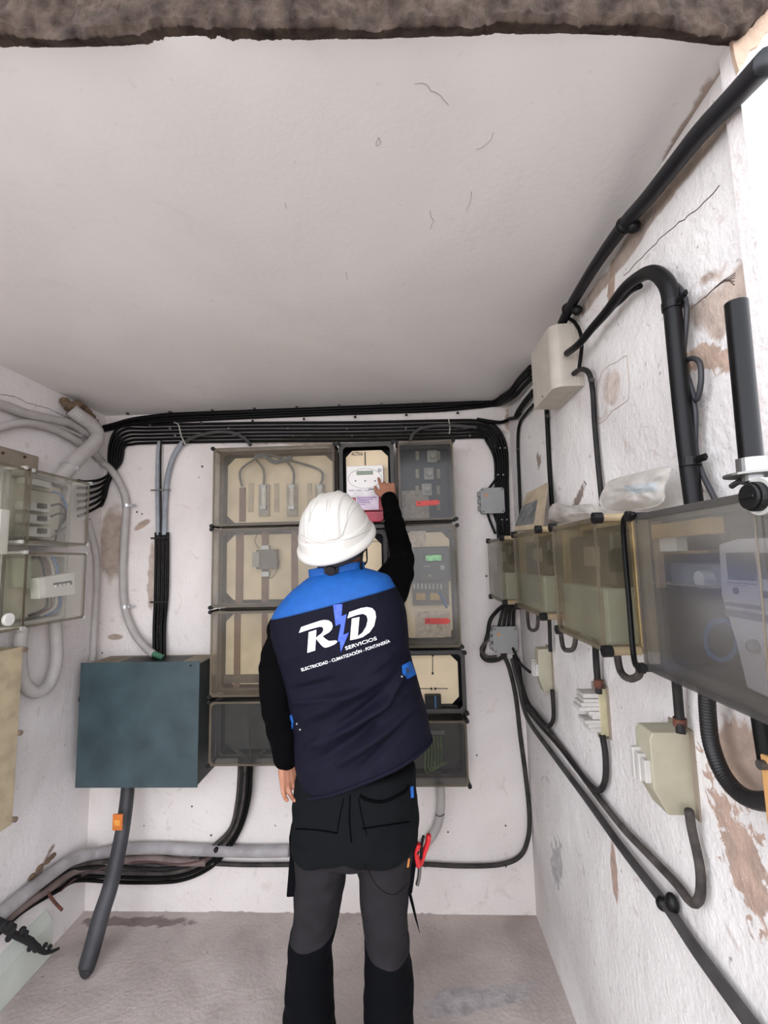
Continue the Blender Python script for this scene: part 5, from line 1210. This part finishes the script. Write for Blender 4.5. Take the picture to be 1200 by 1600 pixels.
# rolled rim, longer as a peak over the face
m = MB(); rows = []
for (dr, dz) in ((-.002, .024), (.001, .016), (.009, .011), (.0135, .004), (.014, -.006), (.009, -.013), (.000, -.013), (-.002, -.006)):
    rows.append([Q((.113 + dr) * math.cos(2 * PI * i / na), (.143 + dr + (.03 * max(0, math.sin(2 * PI * i / na)) ** 4 if dr > .003 else 0)) * math.sin(2 * PI * i / na), dz - .002) for i in range(na)])
vv = [p for r_ in rows for p in r_]; ff = [[j * na + i, j * na + (i + 1) % na, (j + 1) * na + (i + 1) % na, (j + 1) * na + i] for j in range(len(rows) - 1) for i in range(na)]
m.add(vv, ff); m.build('hat_rim', hm_, hs, smooth_=True)
# fine groove lines pressed in the shell
gm = M('hat_groove', (190, 186, 178), .5)
hb2 = BVHTree.FromPolygons([tuple(p) for p in v2], f2)
def onhat(px, py):
    d = ray(px, py).normalized(); h = hb2.ray_cast(CAM, d); return (h[0] - d * .0002) if h[0] else None
for pts in ([(485, 800), (483, 838), (527, 842), (540, 820), (545, 795), (556, 778)], [(535, 838), (550, 800), (568, 783)], [(512, 779), (508, 810), (507, 838)], [(470, 835), (500, 848), (545, 842), (578, 828)], [(566, 786), (577, 805), (571, 830)], [(497, 783), (487, 800), (484, 815)]):
    q_ = [onhat(p.x, p.y) for p in smooth([Vector((x, y, 0)) for x, y in pts], 8)]; q_ = [p for p in q_ if p]
    if len(q_) > 4: MB().sweep(q_, .0009, 5).build('shell_groove', gm, hs, smooth_=True)
for i in range(5):
    p = onhat(559 + i * 2.1, 861.5 - i * 1.7)
    if p: MB().ball(p, .0016, 6, 5).build('small_print', M('print_dark', (60, 58, 58), .6), hs)
# inner headband, ratchet knob, straps
def hoop(z, a_, b_, r, name, mat, t0=0, t1=1):
    m = MB(); m.sweep([Q(a_ * math.cos(2 * PI * (t0 + (t1 - t0) * i / 60)), b_ * math.sin(2 * PI * (t0 + (t1 - t0) * i / 60)), z) for i in range(61)], r, 8); return m.build(name, mat, hs, smooth_=True)
hoop(-.024, .088, .108, .011, 'headband', blackp); hoop(-.040, .086, .106, .007, 'headband', M('band_grey', (44, 44, 50), .6))
kb = Q(-.004, -.108, -.052); mk_ = MB(); mk_.cyl(kb + HM @ Vector((0, .012, 0)), kb + HM @ Vector((0, -.012, 0)), .0165, 18); o = mk_.build('ratchet_knob', M('knob_brown_black', (36, 32, 30), .4), hs, bevel=.002)
m = MB(); m.box(kb.x - .022, kb.x + .022, kb.y - .004, kb.y + .008, kb.z - .012, kb.z + .012); m.build('ratchet_body', blackp, hs, bevel=.003)
for s_ in (-1, 1):
    m = MB(); m.sweep(smooth([Q(s_ * .098, -.02, -.005), Q(s_ * .088, -.01, -.06), Q(s_ * .06, .04, -.12), Q(0, .06, -.135)], 6), .006, 6, flat=.4); m.build('chin_strap', blackp, hs, smooth_=True)
m = MB(); m.sweep(smooth([Q(.092, -.045, -.02), Q(.082, -.065, -.055), Q(.076, -.07, -.085)], 6), .008, 8, flat=.5); m.build('chin_strap', blackp, hs, smooth_=True)

# --- trousers
tr = MB()
def lring(l, r, y, b_, yc=PY): a = W(l, y, yc); c = W(r, y, yc); return ((a + c) / 2, (c - a) / 2, XB(b_))
pel = [lring(470, 645, 1195, .125), lring(463, 648, 1240, .132), lring(460, 650, 1275, .138), lring(460, 649, 1305, .132), lring(462, 646, 1325, .115)]
for rr, p_ in ((pel, .9),):
    v_, f_, _, _ = loft(rr, 48, 5, p=p_); tr.add(v_, f_)
LL = [(461, 549, 1290, .125), (461, 547, 1330, .115), (462, 541, 1360, .105), (462, 535, 1400, .095), (459, 526, 1440, .088), (455, 518, 1475, .083), (450, 517, 1520, .084), (450, 517, 1560, .085), (446, 519, 1600, .088), (441, 522, 1640, .095)]
RR_ = [(553, 648, 1290, .125), (556, 645, 1330, .115), (560, 643, 1360, .105), (563, 640, 1400, .095), (567, 638, 1440, .088), (571, 637, 1475, .083), (572, 642, 1520, .084), (572, 644, 1560, .085), (572, 644, 1600, .088), (570, 648, 1640, .095)]
zb = .03
for RL in (LL, RR_):
    rr = [lring(*t_) for t_ in RL]; last = rr[-1]
    if last[0].z > zb + .03: rr.append((Vector((last[0].x, last[0].y, zb)), last[1] * 1.05, last[2] * 1.05))
    v_, f_, _, _ = loft(rr, 40, 5, p=.92); tr.add(v_, f_)
zs = W(500, 1337, PY - .11).z; zkL = W(484, 1480, PY - .08).z; zkR = W(607, 1508, PY - .08).z; xm = W(548, 1400).x
def wr_tr(p, n):
    d = .006 * noise.noise(p * 13) + .003 * noise.noise(p * 30) + .005 * math.sin(p.z * 60 + noise.noise(p * 7) * 5) * max(0, noise.noise(p * 4 + Vector((2, 2, 2))))
    zz = zs - .03 * math.cos((abs(p.x - xm) - .1) * 14)
    if n.y < .3:
        d += .007 * st(zz - .003, zz + .003, p.z)
        zk = zkL if p.x < xm else zkR
        d += .004 * st(zk + .003, zk - .003, p.z)
    return d
mbt, mk = remeshed(tr, .006, 'trousers', thigh, worker, 8, wr_tr)
# three cloths of the work trousers, split at the seams (object coordinates)
nt = thigh.node_tree; N_, L__ = nt.nodes, nt.links
tco = N_.new('ShaderNodeTexCoord'); sp_ = N_.new('ShaderNodeSeparateXYZ'); L__.new(tco.outputs['Object'], sp_.inputs[0])
def mth(op, a, c_=None, d_=None):
    n = N_.new('ShaderNodeMath'); n.operation = op
    for k, q_ in enumerate((a, c_, d_)):
        if q_ is None: continue
        if isinstance(q_, (int, float)): n.inputs[k].default_value = q_
        else: L__.new(q_, n.inputs[k])
    return n.outputs[0]
xo = worker.location.x; adx = mth('ABSOLUTE', mth('SUBTRACT', sp_.outputs[0], xm - xo))
zsn = mth('SUBTRACT', zs, mth('MULTIPLY', .03, mth('COSINE', mth('MULTIPLY', mth('SUBTRACT', adx, .1), 14.0))))
isr = mth('GREATER_THAN', sp_.outputs[0], xm - xo)
zkn = mth('SUBTRACT', mth('MULTIPLY_ADD', isr, zkR - zkL, zkL), mth('MULTIPLY', .012, mth('COSINE', mth('MULTIPLY', mth('SUBTRACT', adx, .14), 20.0))))
bs = N_['Principled BSDF']; src = bs.inputs['Base Color'].links[0].from_socket
m1 = N_.new('ShaderNodeMix'); m1.data_type = 'RGBA'; L__.new(mth('GREATER_THAN', sp_.outputs[2], zsn), m1.inputs[0]); L__.new(src, m1.inputs[6]); m1.inputs[7].default_value = lin((16, 18, 20))
m2 = N_.new('ShaderNodeMix'); m2.data_type = 'RGBA'; L__.new(mth('LESS_THAN', sp_.outputs[2], zkn), m2.inputs[0]); L__.new(m1.outputs[2], m2.inputs[6]); m2.inputs[7].default_value = lin((5, 6, 10))
L__.new(m2.outputs[2], bs.inputs['Base Color'])
trs = mk()
# seams and pockets of the trousers
tb_ = BVHTree.FromPolygons([tuple(p) for p in mbt.v], mbt.f)
def ontr(px, py, off=.001):
    d = ray(px, py).normalized(); h = tb_.ray_cast(CAM, d); return (h[0] - d * off) if h[0] else None
def seam(pts, r=.0016, mat=blackp, name='trouser_seam'):
    q_ = [ontr(p.x, p.y) for p in smooth([Vector((x, y, 0)) for x, y in pts], 8)]; q_ = [p for p in q_ if p]
    if len(q_) > 3: MB().sweep(q_, r, 6).build(name, mat, trs, smooth_=True)
sg = M('seam_charcoal', (7, 7, 8), .9, spec=.03)
seam([(547, 1242), (546, 1280), (549, 1316)], .002, sg); seam([(462, 1295), (495, 1297), (527, 1302)], .002, sg); seam([(537, 1248), (531, 1275), (527, 1302)], .0014, sg)
seam([(560, 1248), (566, 1278), (573, 1305)], .0014, sg); seam([(562, 1243), (575, 1250), (600, 1252), (630, 1238), (638, 1228)], .0045, M('pocket_edge', (8, 8, 9), .9, spec=.03))
seam([(566, 1295), (600, 1290), (640, 1284)], .0022, sg); seam([(570, 1350), (590, 1385), (615, 1398), (638, 1380)], .0006, sg)
def pocket(pts, y0, y1, name, mat, parent=worker):
    m = MB(); k = len(pts); a = [W(x, y, y0) for x, y in pts]; c = [W(x, y, y0) + Vector((0, y1 - y0, 0)) for x, y in pts]
    m.add(a + c, [list(range(k)), list(range(2 * k - 1, k - 1, -1))] + [[i, (i + 1) % k, k + (i + 1) % k, k + i] for i in range(k)]); return m.build(name, mat, parent, bevel=.004)
pocket([(455, 1287), (466, 1290), (466, 1402), (447, 1403), (452, 1340), (451, 1310)], PY - .04, PY + .05, 'holster_pocket', kneem, trs)
pocket([(640, 1240), (648, 1290), (653, 1300), (652, 1340), (644, 1398), (638, 1400), (636, 1330)], PY - .04, PY + .06, 'holster_pocket', kneem, trs)
pocket([(640, 1231), (646, 1228), (647, 1247), (641, 1248)], PY - .065, PY - .06, 'blue_label', blue, trs)
pocket([(636, 1341), (641, 1342), (639, 1357), (634, 1356)], PY - .078, PY - .072, 'orange_label', M('orange_label', (206, 130, 60), .6), trs)
# shoes
for fz in (fzL, fzR):
    m = MB(); rr = []
    for (y, w_, zt) in ((-.075, .030, .07), (-.05, .040, .095), (.0, .042, .10), (.06, .046, .075), (.13, .048, .055), (.18, .036, .045), (.20, .018, .03)):
        rr.append((Vector((fz.x, PY + y, .012 + zt / 2)), Vector((w_, 0, 0)), Vector((0, 0, zt / 2))))
    v_, f_, _, _ = loft(rr, 28, 5); m.add(v_, f_); sh = m.build('shoe', M('shoe_black', (22, 22, 24), .5), worker, smooth_=True)
    m = MB(); m.prism([(fz.x - .044, 0), (fz.x + .044, 0), (fz.x + .046, .022), (fz.x - .046, .022)], PY - .078, PY + .19); m.build('shoe_sole', M('sole', (40, 38, 36), .8), sh, bevel=.006)

# --- tools in the pocket
r = thing('pliers', 'red and black handled pliers sticking out of the right trouser pocket', 'pliers', W(652, 1340, PY - .01))
rd = M('tool_red', (214, 38, 44), .4); 
def bar(pts, rad_, y, nm, mat): return MB().sweep(smooth([W(x, yy, y) for x, yy in pts], 6), [rad_ * (1 if i else .8) for i in range(6 * (len(pts) - 1) + 1)], 12, flat=.7).build(nm, mat, r, smooth_=True)
bar([(654, 1318), (650, 1330), (652, 1345), (655, 1352)], .0125, PY - .03, 'grip', rd); bar([(670, 1304), (668, 1318), (662, 1334), (657, 1350)], .011, PY - .01, 'grip', rd)
bar([(662, 1306), (659, 1320), (658, 1340)], .006, PY - .022, 'grip_inlay', blackp); bar([(656, 1350), (655, 1368), (652, 1382)], .008, PY - .015, 'jaw', M('tool_steel', (120, 118, 116), .4, .7))
bar([(649, 1336), (655, 1331)], .003, PY - .04, 'grip_stripe', blackp)
r = thing('chisel', 'thin pointed black tool hanging below the right trouser pocket', 'tool', W(648, 1420, PY + .01))
MB().sweep([W(640, 1395, PY + .01), W(645, 1415, PY + .01), W(650, 1436, PY + .01), W(656, 1458, PY + .01)], [.009, .008, .0055, .001], 10, flat=.5).build('blade', kneem, r, smooth_=True)
# ---------------------------------------------------------------- collected names: drop helpers from the file
for o in list(COL.objects):
    if o.name.startswith('_tmp'): bpy.data.objects.remove(o)
